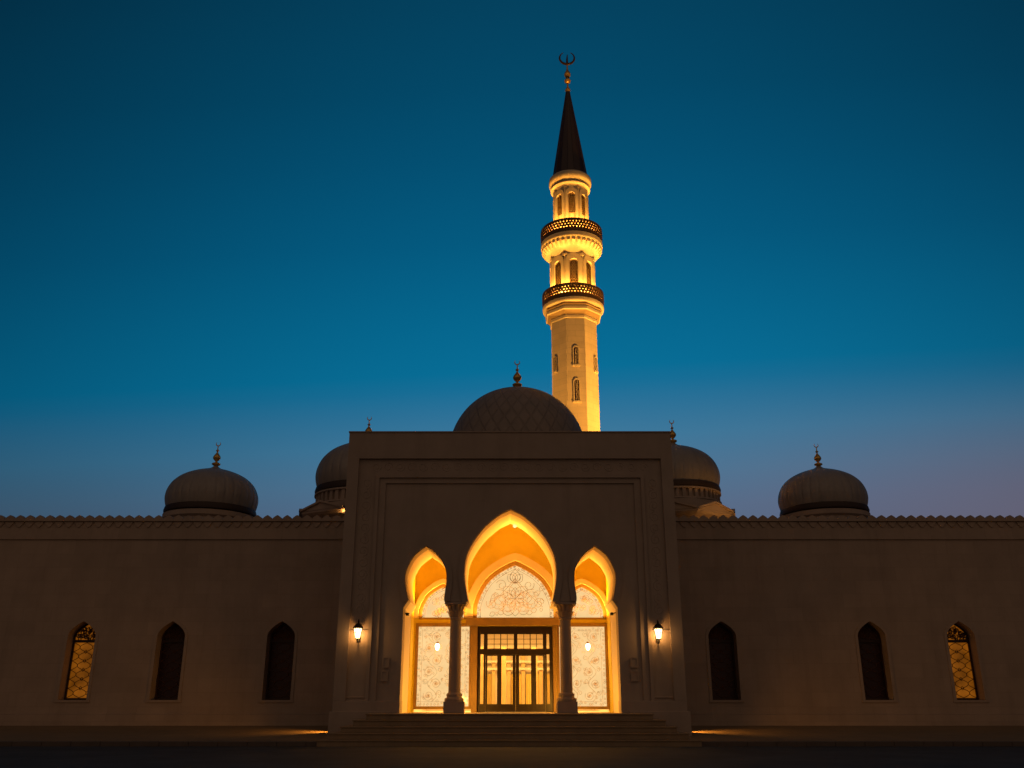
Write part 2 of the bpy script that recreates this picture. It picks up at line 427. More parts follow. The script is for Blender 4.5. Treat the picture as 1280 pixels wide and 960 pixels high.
# soft arch bands round the lunettes
bd = MB()
def ring(outline, d0, d1, y0, y1, mb):
    a = offset(outline, d0); b = offset(outline, d1); mb.prism(list(a)+list(reversed(b)), y0, y1)
ring(cl_out, .02, .34, YB-.16, YB+.02, bd)
for c in (LC, RC):
    arc = sidelun(c); ring(arc, .02, .22, YB-.12, YB+.02, bd)
bd.build('lunette_band', 'cream', mq)
bm_ = MB(); bm_.box(B_(583, 778)[0], B_(700, 778)[0], YB-.34, YB-.17, zt0, zt1-.003); bm_.box(B_(590, 778)[0], B_(694, 778)[0], YB-.169, YB+.3, zt0+.02, zt1-.01)
bm_.build('door_beam', 'ochre', mq, bevel=.01)
pl = MB()
for (a, b) in ((588.6, 595.8), (692, 696.5)):
    pl = MB(); pl.box(B_(a, 885)[0], B_(b, 885)[0], YB-.1, YB+.25, zf, zt0-.001)
    pl.build('door_jamb', 'ochre', mq, bevel=.01)

# tracery drawings: scrolls, leaves and borders in thin bronze rods
def leafloop(cx, cz, r, a, y):
    return [(cx+math.cos(a)*r*u - math.sin(a)*r*.36*math.sin(PI*u)*s, y, cz+math.sin(a)*r*u+math.cos(a)*r*.36*math.sin(PI*u)*s)
            for s, us in ((1, [i/6 for i in range(7)]), (-1, [i/6 for i in range(5, 0, -1)])) for u in us]
def flower(mb, cx, cz, r, y, n, rr):
    for k in range(n):
        mb.tube(leafloop(cx, cz, r, 2*PI*k/n+PI/2, y), rr, 4, closed=True)
    mb.tube([(cx+math.cos(t)*r*.3, y, cz+math.sin(t)*r*.3) for t in [2*PI*i/10 for i in range(10)]], rr, 4, closed=True)
def border(mb, path, y, rr, step=.17, d=.1):
    """a chain of small buds along the inside of an outline"""
    inner = offset(path, -d)
    mb.tube([(x, y, z) for x, z in inner], rr*.8, 4)
    acc = 0; mid = offset(path, -d*.5)
    for i in range(len(mid)-1):
        a, b = Vector(mid[i]), Vector(mid[i+1]); L = (b-a).length; t = (step-acc) if acc else 0
        while t < L:
            q = a+(b-a)*(t/L); ang = math.atan2(b.y-a.y, b.x-a.x)+random.choice((.8, -.8, 2.2))
            mb.tube(leafloop(q.x, q.y, step*.62, ang, y), rr, 4, closed=True); t += step
        acc = (L-(t-step)) if t > 0 else acc+L
        acc = acc % step
def vine(mb, x0, x1, z0, z1, y, rr, rnd, stepz=.62):
    cx = (x0+x1)/2; hw = (x1-x0)/2; n = max(2, int((z1-z0)/.44)); path = []; stepz = .44
    for i in range(n*8+1):
        t = i/(n*8); path.append((cx+hw*.42*math.sin(t*n*PI), y, z0+(z1-z0)*t))
    mb.tube(path, rr, 4)
    for i in range(n):
        zc = z0+(z1-z0)*(i+.5)/n; sd = 1 if i % 2 == 0 else -1
        r = min(hw*.5, stepz*.5)
        mb.tube(scroll(cx-sd*hw*.32, zc, r, sd, rnd.uniform(0, 6), 1.6, 20, y), rr, 4)
        mb.tube(scroll(cx+sd*hw*.66, zc+.1, r*.55, -sd, rnd.uniform(0, 6), 1.3, 14, y), rr, 4)
        flower(mb, cx-sd*hw*.32, zc, r*.36, y, 5, rr*.8)
        for q in range(7):
            mb.tube(leafloop(cx+rnd.uniform(-.95, .95)*hw, zc+rnd.uniform(-.5, .5)*stepz, r*rnd.uniform(.35, .6), rnd.uniform(0, 6.28), y), rr*.85, 4, closed=True)
def lunette(name_pos, outline, seed, big):
    rnd = random.Random(seed)
    cx = sum(q[0] for q in outline)/len(outline); zmin = outline[0][1]; za = max(q[1] for q in outline); hwx = outline[-1][0]-outline[0][0]
    ob = MB(); inn = offset(outline, -.12 if not big else -.16)
    inn[0] = (inn[0][0], zmin+.03); inn[-1] = (inn[-1][0], zmin+.03)
    ob.prism(list(outline)+list(reversed(inn)), YB-.03, YB+.2)
    ob.box(outline[0][0], outline[-1][0], YB-.028, YB+.2, zmin-.05, zmin+.029)
    fo = ob.build('lunette_window', 'ochre', mq, origin=(cx, YB, zmin))
    gl = MB(); gl.prism(inn, YB+.14, YB+.17); gl.build('glass', 'litpane', fo)
    t = MB(); y = YB+.125; rr = .0085
    border(t, inn, y, rr, .15 if big else .13, .15 if big else .12)
    hw2 = (inn[-1][0]-inn[0][0])/2; H = za-zmin
    if big:
        flower(t, cx, zmin+H*.34, H*.2, y, 8, rr); flower(t, cx, zmin+H*.34, H*.3, y, 8, rr)
        for s in (-1, 1):
            t.tube(scroll(cx+s*hw2*.42, zmin+H*.3, H*.17, s, 1.2, 1.7, 22, y, s), rr, 4)
            t.tube(scroll(cx+s*hw2*.2, zmin+H*.16, H*.13, -s, 2.2, 1.6, 22, y, s), rr, 4)
            t.tube(scroll(cx+s*hw2*.62, zmin+H*.26, H*.1, s, .4, 1.3, 18, y, s), rr, 4)
            t.tube(scroll(cx+s*hw2*.36, zmin+H*.58, H*.1, -s, .4, 1.2, 18, y, s), rr, 4)
            t.tube([(cx+s*hw2*u, y, zmin+H*(.08+.62*(1-u)**1.3)) for u in [i/10*.72 for i in range(11)]], rr, 4)
            t.tube([(cx+s*hw2*.5*u, y, zmin+H*(.34+.36*u-.2*u*u)) for u in [i/8 for i in range(9)]], rr, 4)
            for q in range(9):
                t.tube(leafloop(cx+s*rnd.uniform(.1, .75)*hw2, zmin+H*rnd.uniform(.08, .48), H*rnd.uniform(.06, .12), rnd.uniform(0, 6.28), y), rr*.85, 4, closed=True)
            for a in (.25, .7): t.tube(leafloop(cx, zmin+H*.62, H*.2, PI/2+s*a, y), rr, 4, closed=True)
        t.tube(leafloop(cx, zmin+H*.6, H*.26, PI/2, y), rr, 4, closed=True)
    else:
        for q in range(16):
            u = rnd.uniform(-.75, .75); zz = zmin+H*rnd.uniform(.08, .8*(1-abs(u))+.12)
            t.tube(scroll(cx+u*hw2, zz, H*rnd.uniform(.06, .13), rnd.choice((1, -1)), rnd.uniform(0, 6), 1.4, 14, y), rr, 4)
            t.tube(leafloop(cx+u*hw2*.9, zz, H*.14, rnd.uniform(0, 6.28), y), rr*.85, 4, closed=True)
    t.build('tracery', 'tracery2', fo)
    return fo
lunette('c', cl_out, 3, True)['label'] = 'large glowing pointed lunette above the door'
lunette('l', sidelun(LC), 4, False); lunette('r', sidelun(RC), 5, False)
def panel(x0, x1, seed):
    rnd = random.Random(seed); fw = .12
    ob = MB(); ob.prism(rect(x0, x1, zpb-.02, zpt), YB-.04, YB+.2, holes=[rect(x0+fw, x1-fw, zpb+.1, zpt-.14)])
    fo = ob.build('screen_panel', 'ochre', mq, origin=((x0+x1)/2, YB, zpb), bevel=.01)
    gl = MB(); gl.prism(rect(x0+fw+.002, x1-fw-.002, zpb+.102, zpt-.142), YB+.1, YB+.13); gl.build('glass', 'litpane', fo)
    t = MB(); y = YB+.085; rr = .0068; a0, a1, b0, b1 = x0+fw+.03, x1-fw-.03, zpb+.14, zpt-.18
    loop = []
    for (p, q) in (((a0, b0), (a0, b1)), ((a0, b1), (a1, b1)), ((a1, b1), (a1, b0)), ((a1, b0), (a0, b0))):
        loop += [(p[0]+(q[0]-p[0])*i/14, p[1]+(q[1]-p[1])*i/14) for i in range(14)]
    border(t, loop+[loop[0]], y, rr, .15, .14)
    m = (a1-a0)*.5
    vine(t, a0+.15, a0+m, b0+.15, b1-.15, y, rr, rnd); vine(t, a0+m, a1-.15, b0+.15, b1-.15, y, rr, rnd)
    t.build('tracery', 'tracery', fo)
panel(PXL[0], PXL[1], 11); panel(PXR[0], PXR[1], 12)

# door: frame, two leaves, transom and side lights
dr = MB()
def dx(zx): return B_(585+zx/7.383, 850)[0]
def dz(zy): return B_(640, 770+zy/7.383)[1]
H_ = dict(top=zt0-.004, t0=dz(165), t1=dz(303), l0=dz(352), bot=zf+.004)
xs = [D0-.04, dx(112), dx(142), dx(177), dx(423), dx(457), dx(696), dx(730), dx(755), D1+.04]
DO = (DX, YB, zf)
fm = MB()
fm.prism(rect(xs[0], xs[9], H_['bot'], H_['top']), YB+.1, YB+.24,
         holes=[rect(xs[1], xs[2], H_['t1'], H_['t0']), rect(xs[3], xs[4], H_['t1'], H_['t0']), rect(xs[5], xs[6], H_['t1'], H_['t0']), rect(xs[7], xs[8], H_['t1'], H_['t0']),
                rect(xs[1], xs[2], dz(812), H_['l0']), rect(xs[7], xs[8], dz(812), H_['l0']), rect(dx(160), dx(715), zf+.02, dz(356))])
door = fm.build('entrance_door', 'doorwood', mq, origin=DO)
gb = MB()
for (a, b) in ((xs[3], xs[4]), (xs[5], xs[6])):
    for i in range(1, 4): gb.box(a+(b-a)*i/4-.012-(.008 if i == 2 else 0), a+(b-a)*i/4+.012+(.008 if i == 2 else 0), YB+.15, YB+.19, H_['t1'], H_['t0'])
    for i in range(1, 3): gb.box(a, b, YB+.155, YB+.185, H_['t1']+(H_['t0']-H_['t1'])*i/3-.01, H_['t1']+(H_['t0']-H_['t1'])*i/3+.01)
gb.build('glazing_bars', 'doorwood', door)
mid = dx(440)
for (a, b, panes, hx) in ((dx(162), mid-.004, ((177, 268), (308, 412)), -.07), (mid+.004, dx(713), ((472, 583), (630, 697)), .07)):
    lf = MB(); lf.prism(rect(a, b, zf+.022, dz(357)), YB+.13, YB+.2, holes=[rect(dx(p0), dx(p1), dz(813), dz(366)) for p0, p1 in panes])
    lo = lf.build('door_leaf', 'doorwood', door)
    WL[lo] = WL[door]
    hd = MB(); hd.tube([(mid+hx, YB+.13, zf+.75), (mid+hx, YB+.06, zf+.8), (mid+hx, YB+.06, zf+1.35), (mid+hx, YB+.13, zf+1.4)], .016, 6)
    hd.build('door_handle', 'bronze', door, smooth=True)
gg = MB(); gg.box(xs[0]+.1, xs[9]-.1, YB+.165, YB+.172, zf+.03, H_['top']-.1); gg.build('door_glass', 'glass', door)

# hall behind the door
hl = MB(); hx0, hx1, hy0, hy1, hz1 = AXM-4.2, AXM+4.2, YB+.62, YB+7.5, zt1+.1
hl.box(hx0-.2, hx0, hy0, hy1, ZL-.3, hz1); hl.box(hx1, hx1+.2, hy0, hy1, ZL-.3, hz1); hl.box(hx0, hx1, hy1, hy1+.2, ZL-.3, hz1)
hl.box(hx0-.2, hx1+.2, hy0, hy1+.2, hz1+.001, hz1+.2); hl.box(hx0-.2, hx1+.2, hy0, hy1+.2, ZL-.5, ZL-.301+.3)
hl.build('hall_shell', 'cream', mq)
hw_ = MB()
for px in (604, 617, 636, 654, 676, 689): hw_.box(X_(px, 850, hy1)-.09, X_(px, 850, hy1)+.09, hy1-.25, hy1-.003, ZL, ZL+2.9)
hw_.build('hall_post', 'hallwood', mq); hw_ = MB()
for z0 in (ZL+2.3, ZL+1.95, ZL+3.0): hw_.box(hx0, hx1, hy1-.35, hy1-.26, z0, z0+.1)
hw_.build('hall_rail', 'cream', mq); hw_ = MB()
for px in (600, 629, 668): hw_.box(X_(px, 850, YB+4.5)-.14, X_(px, 850, YB+4.5)+.14, YB+4.3, YB+4.6, ZL, ZL+2.9)
hw_.build('hall_woodwork', 'hallwood', mq)
cu = MB()
for (a, b) in ((606, 615), (639, 653), (657, 674), (679, 688)):
    cu = MB()
    xa, xb = X_(a, 850, hy1), X_(b, 850, hy1); n = 24
    cu.add([q for i in range(n+1) for q in ((xa+(xb-xa)*i/n, hy1-.12-.05*math.sin(i*1.6), ZL+.05), (xa+(xb-xa)*i/n, hy1-.12-.05*math.sin(i*1.6), ZL+1.75))],
           [(2*i, 2*i+2, 2*i+3, 2*i+1) for i in range(n)])
    cu.build('hall_curtain', 'curtain', mq, smooth=60)

# columns
def column(px_base, px_cap):
    yc = YP+.62; xb = X_(px_base, 885, yc); zc = Z_(752, YP+.2); h = zc-ZL
    root = MB(); root.lathe([(.235, ZL+.75), (.232, ZL+1.5), (.215, zc-.62)], 28, (xb, yc)); o = root.build('column', 'stone2', mq, origin=(xb, yc, ZL), smooth=True)
    b = MB(); b.box(xb-.39, xb+.39, yc-.39, yc+.39, ZL, ZL+.42)
    b.lathe([(.37, ZL+.421), (.38, ZL+.47), (.37, ZL+.53), (.30, ZL+.56), (.29, ZL+.6), (.31, ZL+.64), (.30, ZL+.69), (.25, ZL+.73), (.235, ZL+.76)], 28, (xb, yc))
    b.build('base', 'stone2', o, smooth=35, bevel=.01)
    c = MB(); c.lathe([(.215, zc-.66), (.26, zc-.64), (.26, zc-.6), (.22, zc-.57), (.235, zc-.4), (.29, zc-.2), (.36, zc-.1)], 28, (xb, yc))
    c.box(xb-.42, xb+.42, yc-.42, yc+.42, zc-.1, zc-.002)
    for tier, (r, z0, hh) in enumerate(((.24, zc-.56, .22), (.27, zc-.36, .26))):   # two rings of carved leaves
        for k in range(12):
            a = 2*PI*(k+.5*tier)/12; ca, sa = math.cos(a), math.sin(a); tx, ty = -sa, ca
            pr = [(0, .0), (.03, hh*.4), (.07, hh*.8), (.13, hh*.95), (.14, hh*.8)]; wd = [.05, .06, .055, .035, .01]
            vs = []
            for (dr_, dz_), ww in zip(pr, wd):
                for s in (-1, 0, 1): vs.append((xb+(r+dr_+(.015 if s == 0 else 0))*ca+tx*ww*s, yc+(r+dr_+(.015 if s == 0 else 0))*sa+ty*ww*s, z0+dz_))
            c.add(vs, [(i*3+j, i*3+j+1, i*3+j+4, i*3+j+3) for i in range(4) for j in range(2)])
    c.build('capital', 'stone2', o, smooth=35)
column(567.6, 570); column(708.6, 706)

# portal block: sides and roof
bk = MB(); yb1 = 49.0; hp = half[0]-.02
for sx in (-1, 1):
    a, b = sorted((AX+sx*hp, AX+sx*(hp-.5))); bk.box(a, b, YP+.91, yb1, .1, tops[0]-.12)
bk.box(AX-hp+.501, AX+hp-.501, yb1-.4, yb1, .1, tops[0]-.12); bk.box(AX-hp+.501, AX+hp-.501, YP+.91, yb1-.401, tops[0]-1.1, tops[0]-.75)
bk.build('portal_block', 'stone', mq)

# wings
WT = Z_(652, YW); CT = Z_(672.5, YW)                    # foot of the merlons, string course
openings = {'L': [(90.2, 0), (204.5, 1), (345, 1)], 'R': [(908.6, 1), (1099.5, 1), (1213.6, 0)]}
wz0, wzs, wza = Z_(875, YW), Z_(795, YW), Z_(776.5, YW); whw = M_(17.6, 850, YW)
def window_mesh():
    """one arched window about its own foot: surround, frame, pane and tracery; built once dark and once lit"""
prot = {}
def wing(sx):
    xa = AX+sx*(half[0]+.0); xb = sx*36.0; a, b = sorted((xa, xb))
    holes = []; spots = []
    for (px, dark) in openings['L' if sx < 0 else 'R']:
        cx = X_(px, 875, YW); spots.append((cx, dark)); holes.append(pointed(cx, whw, wz0, wzs, wza, full=.5))
    m = MB(); m.prism(rect(a, b, zw-.4, WT), YW, YW+.95, holes=holes); o = m.build('wing_wall', 'stone', mq, origin=((a+b)/2, YW, 0))
    pm = MB()
    zpl = Z_(893, YW); pm.box(a, b, YW-.09, YW-.001, zw-.4, zpl)
    pm.box(a, b, YW-.05, YW-.001, zpl+.001, zpl+.06)
    pm.build('plinth', 'stone', o, bevel=.015)
    pp = MB(); pp.box(a, b, YW-.07, YW-.001, CT-.07, CT); pp.box(a, b, YW-.04, YW-.001, CT+.001, CT+.07)
    pp.box(a, b, YW-.12, YW+.45, WT+.001, WT+.1)
    sp = M_(12.35, 648, YW); n = int((b-a)/sp); zt = Z_(644.2, YW)
    for i in range(n):                                    # rounded merlons and the row of hanging scallops below
        cx = (a+sp*(i+.5)) if sx > 0 else (b-sp*(i+.5)); h = zt-WT-.1; hw_m = sp*.47
        pts = [(-1, 0), (-.97, .22), (-.72, .52), (-.38, .78), (-.14, .95), (0, 1), (.14, .95), (.38, .78), (.72, .52), (.97, .22), (1, 0)]
        pp.prism([(cx+u*hw_m, WT+.1+w_*h) for u, w_ in pts], YW-.08, YW+.2)
        for r_ in range(1):
            cc = cx+(sp*.5 if r_ else 0); zz = WT-.02-r_*.24
            if a+hw_m < cc < b-hw_m:
                pp.prism([(cc-hw_m*.96, zz), (cc+hw_m*.96, zz), (cc+hw_m*.7, zz-.12), (cc+.04, zz-.25), (cc-.04, zz-.25), (cc-hw_m*.7, zz-.12)], YW-.05, YW-.001)
    pp.build('parapet', 'stone', o)
    rf = MB(); rf.box(a, b, YW+.951, 66, WT-.9, WT-.5); rf.box(a, b, 65.5, 66, zw-.3, WT-.901)
    q0, q1 = sorted((xb, xb-sx*.5)); rf.box(q0, q1, YW+.951, 65.49, zw-.3, WT-.901); rf.build('roof', 'stone', mq)
    for (cx, dark) in spots:
        loc = Vector((cx, YW, wz0))
        if dark in prot:
            copy_tree(prot[dark], None, loc-WL[mq]); continue
        oc = (cx, YW, wz0); out = pointed(cx, whw, wz0, wzs, wza, full=.5)
        su = MB(); ou = offset(out, .13); ou[0] = (ou[0][0], wz0-.0); ou[-1] = (ou[-1][0], wz0)
        su.prism(list(out)+list(reversed(ou)), YW-.035, YW-.001)
        su.box(cx-whw-.16, cx+whw+.16, YW-.05, YW+.1, wz0-.1, wz0-.001)
        win = su.build('window', 'stone', mq, origin=oc)
        yg = YW+.62; fw = .07; zt_ = wz0+(wzs-wz0)*.93
        inn = offset(out, -fw); inn[0] = (inn[0][0], wz0+.09); inn[-1] = (inn[-1][0], wz0+.09)
        fr_ = MB(); fr_.prism(list(out)+list(reversed(inn)), yg-.06, yg+.1)
        fr_.box(cx-whw+.002, cx+whw-.002, yg-.058, yg+.1, wz0+.002, wz0+.089); fr_.box(cx-whw+fw, cx+whw-fw, yg-.07, yg+.09, zt_-.06, zt_+.06)
        fr_.build('frame', 'winframe', win)
        gl = MB(); gl.prism(inn, yg+.03, yg+.06); gl.build('pane', 'darkglass' if dark else 'amber', win)
        t = MB(); y = yg+.005; rr = .014; zl0, zl1 = wz0+.1, zt_-.07; W2 = whw-fw
        n = 6; dzz = (zl1-zl0)/n
        for i in range(n):                                  # interlaced ogee lattice
            for s in (-1, 1):
                pts = [(cx+s*W2*.98*math.sin(PI*u)*(1 if i % 2 == 0 else -1)*.55+s*W2*.0, y, zl0+dzz*(i+u)) for u in [j/10 for j in range(11)]]
                t.tube(pts, rr, 4)
                t.tube([(cx+s*W2*(1-.5*math.sin(PI*u)), y, zl0+dzz*(i+u-.0)) for u in [j/10 for j in range(11)]], rr, 4)
        for i in range(1, n): t.tube([(cx-W2, y, zl0+dzz*i), (cx+W2, y, zl0+dzz*i+.0)] if i == 9 else leafloop(cx, zl0+dzz*i-.07, .16, PI/2, y), rr, 4, closed=i != 9)
        rnd = random.Random(5); zs0 = zt_+.06
        for q in range(44):                                 # fretwork of the arch head
            u = rnd.uniform(-.92, .92); zz = zs0+(wza-.16-zs0)*rnd.uniform(.0, 1)*(1-abs(u)*.55)+.03
            t.tube(scroll(cx+u*W2, zz, rnd.uniform(.07, .12), rnd.choice((-1, 1)), rnd.uniform(0, 6), 1.2, 10, y), .021, 4)
        t.build('tracery', 'wintrace', win)
        win['label'] = 'dark unlit arched window' if dark else 'amber lit arched window'
        prot[dark] = win
wing(-1); wing(1)

# ------------------------------------------------------------------ domes
DPROF = smoothpath([(.905, -.36), (.935, -.26), (.975, -.14), (.997, -.03), (1.0, .06), (.985, .20), (.94, .36), (.87, .51), (.745, .67), (.60, .785), (.45, .87), (.30, .935), (.18, .985), (.10, 1.035), (.05, 1.09), (.02, 1.12)], 4)
def finial(parent, x, y, z0, h, mat='gold'):
    m = MB(); q = h
    pr = [(.10, 0), (.07, .05), (.035, .09), (.05, .12), (.13, .17), (.13, .21), (.05, .25), (.035, .28), (.07, .31), (.115, .37), (.12, .42), (.09, .48), (.04, .55), (.022, .6), (.05, .63), (.05, .65), (.02, .68), (.016, .80)]
    m.lathe([(r*q, z0+z*q) for r, z in smoothpath(pr, 3)], 14, (x, y))
    cres = [(x+math.sin(t)*.07*q, y, z0+.87*q-math.cos(t)*.07*q) for t in [math.radians(-140+280*i/16) for i in range(17)]]
    m.tube(cres, [.004*q+.014*q*math.sin(PI*i/16) for i in range(17)], 6)
    return m.build('finial', mat, parent, smooth=50)
def gores(n, d):
    return lambda a, z: 1-d*max(0, 1-abs(math.sin(a*n/2))*3.2)
def small_dome(px, pxr, y_max, y_apex, Y, parent, name='dome', y_fin=552, as_sub=False):
    zm = Z_(y_max, Y); x = X_(px, y_max, Y); R = M_(pxr, y_max, Y); za = Z_(y_apex, Y); k = (za-zm)/1.04
    prof = [(r*R, zm+(z*k if z > 0 else z*R)) for r, z in DPROF]
    m = MB(); m.lathe(prof, 192, (x, Y), mod=gores(32, .016)); o = m.build('dome_shell' if as_sub else name, 'dome', parent, origin=(x, Y, zm-.3*R), smooth=50)
    b = MB(); zb_ = zm-.21*R
    b.lathe([(.94*R, zb_-.14*R), (.985*R, zb_-.13*R), (.995*R, zb_-.08*R), (.975*R, zb_-.01*R), (.92*R, zb_+.01*R)], 96, (x, Y)); b.build('base_band', 'band', parent if as_sub else o, smooth=40)
    finial(parent if as_sub else o, x, Y, za-.06*k, (Z_(y_fin, Y)-za)*1.03+.06*k)
    return o, x, R, zm
def drum(parent, x, Y, R, z0, z1, name='drum'):
    d = MB(); d.lathe([(R*1.0, z0), (R*1.0, z1)], 64, (x, Y)); return d.build(name, 'stone', parent, smooth=40)
YD = 50.0
for (px, r, yf) in ((265, 55.8, 551), (1028.2, 53.6, 553)):
    o, x, R, zm = small_dome(px, r, 626, 585, YD, mq, y_fin=yf)
    d = MB(); d.lathe([(R*.93, WT-.6), (R*.93, zm-.52*R), (R*1.0, zm-.48*R), (R*1.0, zm-.38*R), (R*.9, zm-.355*R)], 64, (x, YD)); d.build('drum', 'stone', o, smooth=40)
def kiosk(px, r, yapex, yf, lab, turn):
    tn = math.radians(turn)
    Y = 48.5; zm = Z_(600, Y); x = X_(px, 600, Y); R = M_(r, 600, Y)
    zd0, zd1 = Z_(640, Y), zm-.62*R
    b = MB(); b.lathe([(R*1.06, WT-.6), (R*1.06, zd1-.02), (R*1.0, zd1)], 8, (x, Y), ph=PI/8+tn)
    o = b.build('roof_kiosk', 'stone', mq, origin=(x, Y, WT-.5), label=lab)
    small_dome(px, r, 600, yapex, Y, o, y_fin=yf, as_sub=True)
    d = MB(); z0, z1 = zd1+.001, zm-.36*R; R2 = R*.965
    d.lathe([(R2*.95, z0), (R2*.95, z1)], 64, (x, Y))
    n = 44
    for k in range(n):                                     # arcade of little openings round the drum
        a = 2*PI*k/n; ca, sa = math.sin(a), -math.cos(a); tx, ty = math.cos(a), math.sin(a); w_ = R2*PI/n*.5
        vs = [(x+R2*rr*ca+tx*w_*s, Y+R2*rr*sa+ty*w_*s, zz) for zz in (z0, z1) for rr in (.93, 1.0) for s in (-1, 1)]
        d.add(vs, [(0, 1, 3, 2), (4, 6, 7, 5), (2, 3, 7, 6), (0, 2, 6, 4), (1, 5, 7, 3)])
    d.lathe([(R2*.94, z0+.001), (R2*1.03, z0+.002), (R2*1.03, z0+.09), (R2*.94, z0+.1)], 64, (x, Y), cap=False)
    d.lathe([(R2*.94, z1-.1), (R2*1.03, z1-.09), (R2*1.03, z1-.002), (R2*.94, z1-.001)], 64, (x, Y), cap=False)
    d.build('drum', 'stone', o)
    e = MB(); zc = Z_(650, Y); Rc = R*1.31
    e.lathe([(R*1.0, zc-.3), (Rc*.95, zc-.2), (Rc, zc-.1), (Rc, zc), (R*1.0, zc+.12)], 8, (x, Y), ph=PI/8+tn)
    hgt = M_(8.5, 640, Y); ap = Rc*math.cos(PI/8); fwid = Rc*math.sin(PI/8)
    for k in range(8):                                     # a low gable over each side
        a = 2*PI*k/8+tn; ca, sa = math.sin(a), -math.cos(a); tx, ty = math.cos(a), math.sin(a)
        P = lambda rr, s, zz: (x+rr*ca+tx*fwid*s, Y+rr*sa+ty*fwid*s, zz)
        e.add([P(ap*1.01, -.92, zc+.002), P(ap*1.01, .92, zc+.002), P(ap*1.01, 0, zc+hgt), P(R*.9, -.92, zc+.002), P(R*.9, .92, zc+.002), P(R*.9, 0, zc+hgt)],
              [(0, 1, 2), (0, 2, 5, 3), (1, 4, 5, 2), (3, 5, 4)])
        e.add([P(ap*1.045, -.98, zc+.0), P(ap*1.045, 0, zc+hgt), P(ap*1.045, 0, zc+hgt+.1), P(ap*1.045, -.98, zc+.1),
               P(ap*.98, -.98, zc+.0), P(ap*.98, 0, zc+hgt), P(ap*.98, 0, zc+hgt+.1), P(ap*.98, -.98, zc+.1)], [(0, 1, 2, 3), (0, 4, 5, 1), (2, 6, 7, 3)])
        e.add([P(ap*1.045, .98, zc+.0), P(ap*1.045, 0, zc+hgt), P(ap*1.045, 0, zc+hgt+.1), P(ap*1.045, .98, zc+.1),
               P(ap*.98, .98, zc+.0), P(ap*.98, 0, zc+hgt), P(ap*.98, 0, zc+hgt+.1), P(ap*.98, .98, zc+.1)], [(0, 1, 2, 3), (0, 4, 5, 1), (2, 6, 7, 3)])
    e.build('eaves', 'stone', o)
    return x, Y, R, zc
K1 = kiosk(457.5, 62, 551, 519, 'domed roof kiosk left of the portal', -32)
K2 = kiosk(844, 55, 556, 523, 'domed roof kiosk right of the portal', 31)
# great dome
YG = 52.0; xg = X_(646.7, 540, YG); zg1 = Z_(488.3, YG); Rg = M_(85, 530, YG); zg0 = zg1-Rg*1.0
prof = []
for i in range(33):
    t = i/32*PI/2; prof.append((Rg*math.cos(t)**.96 if i < 32 else .02, zg0+Rg*math.sin(t)+.0))
prof = [(Rg*.97, zg0-.5)]+prof
n = 128; m = MB(); m.lathe(prof, n, (xg, YG)); gd = m.build('great_dome', 'lattice', mq, origin=(xg, YG, zg0), smooth=50, label='large central dome with a diamond pattern')
me = gd.data; uvl = me.uv_layers.new(name='UVMap')
for pol in me.polygons:
    ang = [math.atan2(me.vertices[me.loops[li].vertex_index].co.x, -me.vertices[me.loops[li].vertex_index].co.y) for li in pol.loop_indices]
    ref = ang[0]
    for li, a in zip(pol.loop_indices, ang):
        while a-ref > PI: a -= 2*PI
        while a-ref < -PI: a += 2*PI
        zz = me.vertices[me.loops[li].vertex_index].co.z/Rg
        uvl.data[li].uv = (a/(2*PI)*32, math.asin(max(-1, min(1, zz)))*3.2)
finial(gd, xg, YG, zg1-.05, Z_(447.5, YG)-zg1+.05)
d = MB(); d.lathe([(Rg*1.05, WT-.6), (Rg*1.05, zg0-.6), (Rg*1.1, zg0-.5), (Rg*1.1, zg0-.3), (Rg*.98, zg0-.28)], 16, (xg, YG), ph=PI/16); d.build('drum', 'stone', gd)

# ------------------------------------------------------------------ minaret
YM = 58.0
xm = X_(719.3, 500, YM); zz_ = lambda py: Z_(py, YM); mm_ = lambda px, py: M_(px, py, YM)
mn = thing('minaret', (xm, YM, zw), 'tall floodlit minaret with two balconies and a dark pointed spire behind the dome', 'minaret')
PH = PI/8; OC = 1/math.cos(PI/8)
# silhouette half widths are those of the octagon's corners seen square on, so facet apothem follows

r_oct = lambda px, py: mm_(px, py)*1.0/ math.cos(PI/8)*.985
sh = MB(); R0 = r_oct(28.4, 470)
sh.lathe([(R0*1.01, zw-.2), (R0, zz_(406))], 8, (xm, YM), ph=PH); sh.build('shaft', 'minaret', mn)
# lower corbel
cb = MB(); Rb = r_oct(38.3, 387); z0, z1 = zz_(407), zz_(386)
H = z1-z0
cb.lathe([(R0*1.0, z0-.1), (R0*1.04, z0-.04), (R0*1.04, z0+.12*H), (R0*1.01, z0+.13*H)], 8, (xm, YM), ph=PH)
cb.lathe([(R0*1.0, z0+.34*H), (R0*1.2, z0+.35*H), (R0*1.235, z0+.38*H), (R0*1.235, z0+.54*H), (R0*1.2, z0+.56*H)], 8, (xm, YM), ph=PH)
Rr_ = mm_(38.3, 387)
cb.lathe([(R0*1.1, z0+.755*H), (Rr_*.955, z0+.76*H), (Rr_*.99, z0+.79*H), (Rr_, z0+.86*H), (Rr_, z1), (R0, z1+.01)], 40, (xm, YM))
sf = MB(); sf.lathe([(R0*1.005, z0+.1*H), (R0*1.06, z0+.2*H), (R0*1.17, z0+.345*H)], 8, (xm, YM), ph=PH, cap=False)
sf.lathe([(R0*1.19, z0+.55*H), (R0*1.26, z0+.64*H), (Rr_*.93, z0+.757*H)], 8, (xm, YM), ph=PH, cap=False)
sf.build('soffit', 'minshade', mn)
cb.build('corbel', 'mintrim', mn, bevel=.02)
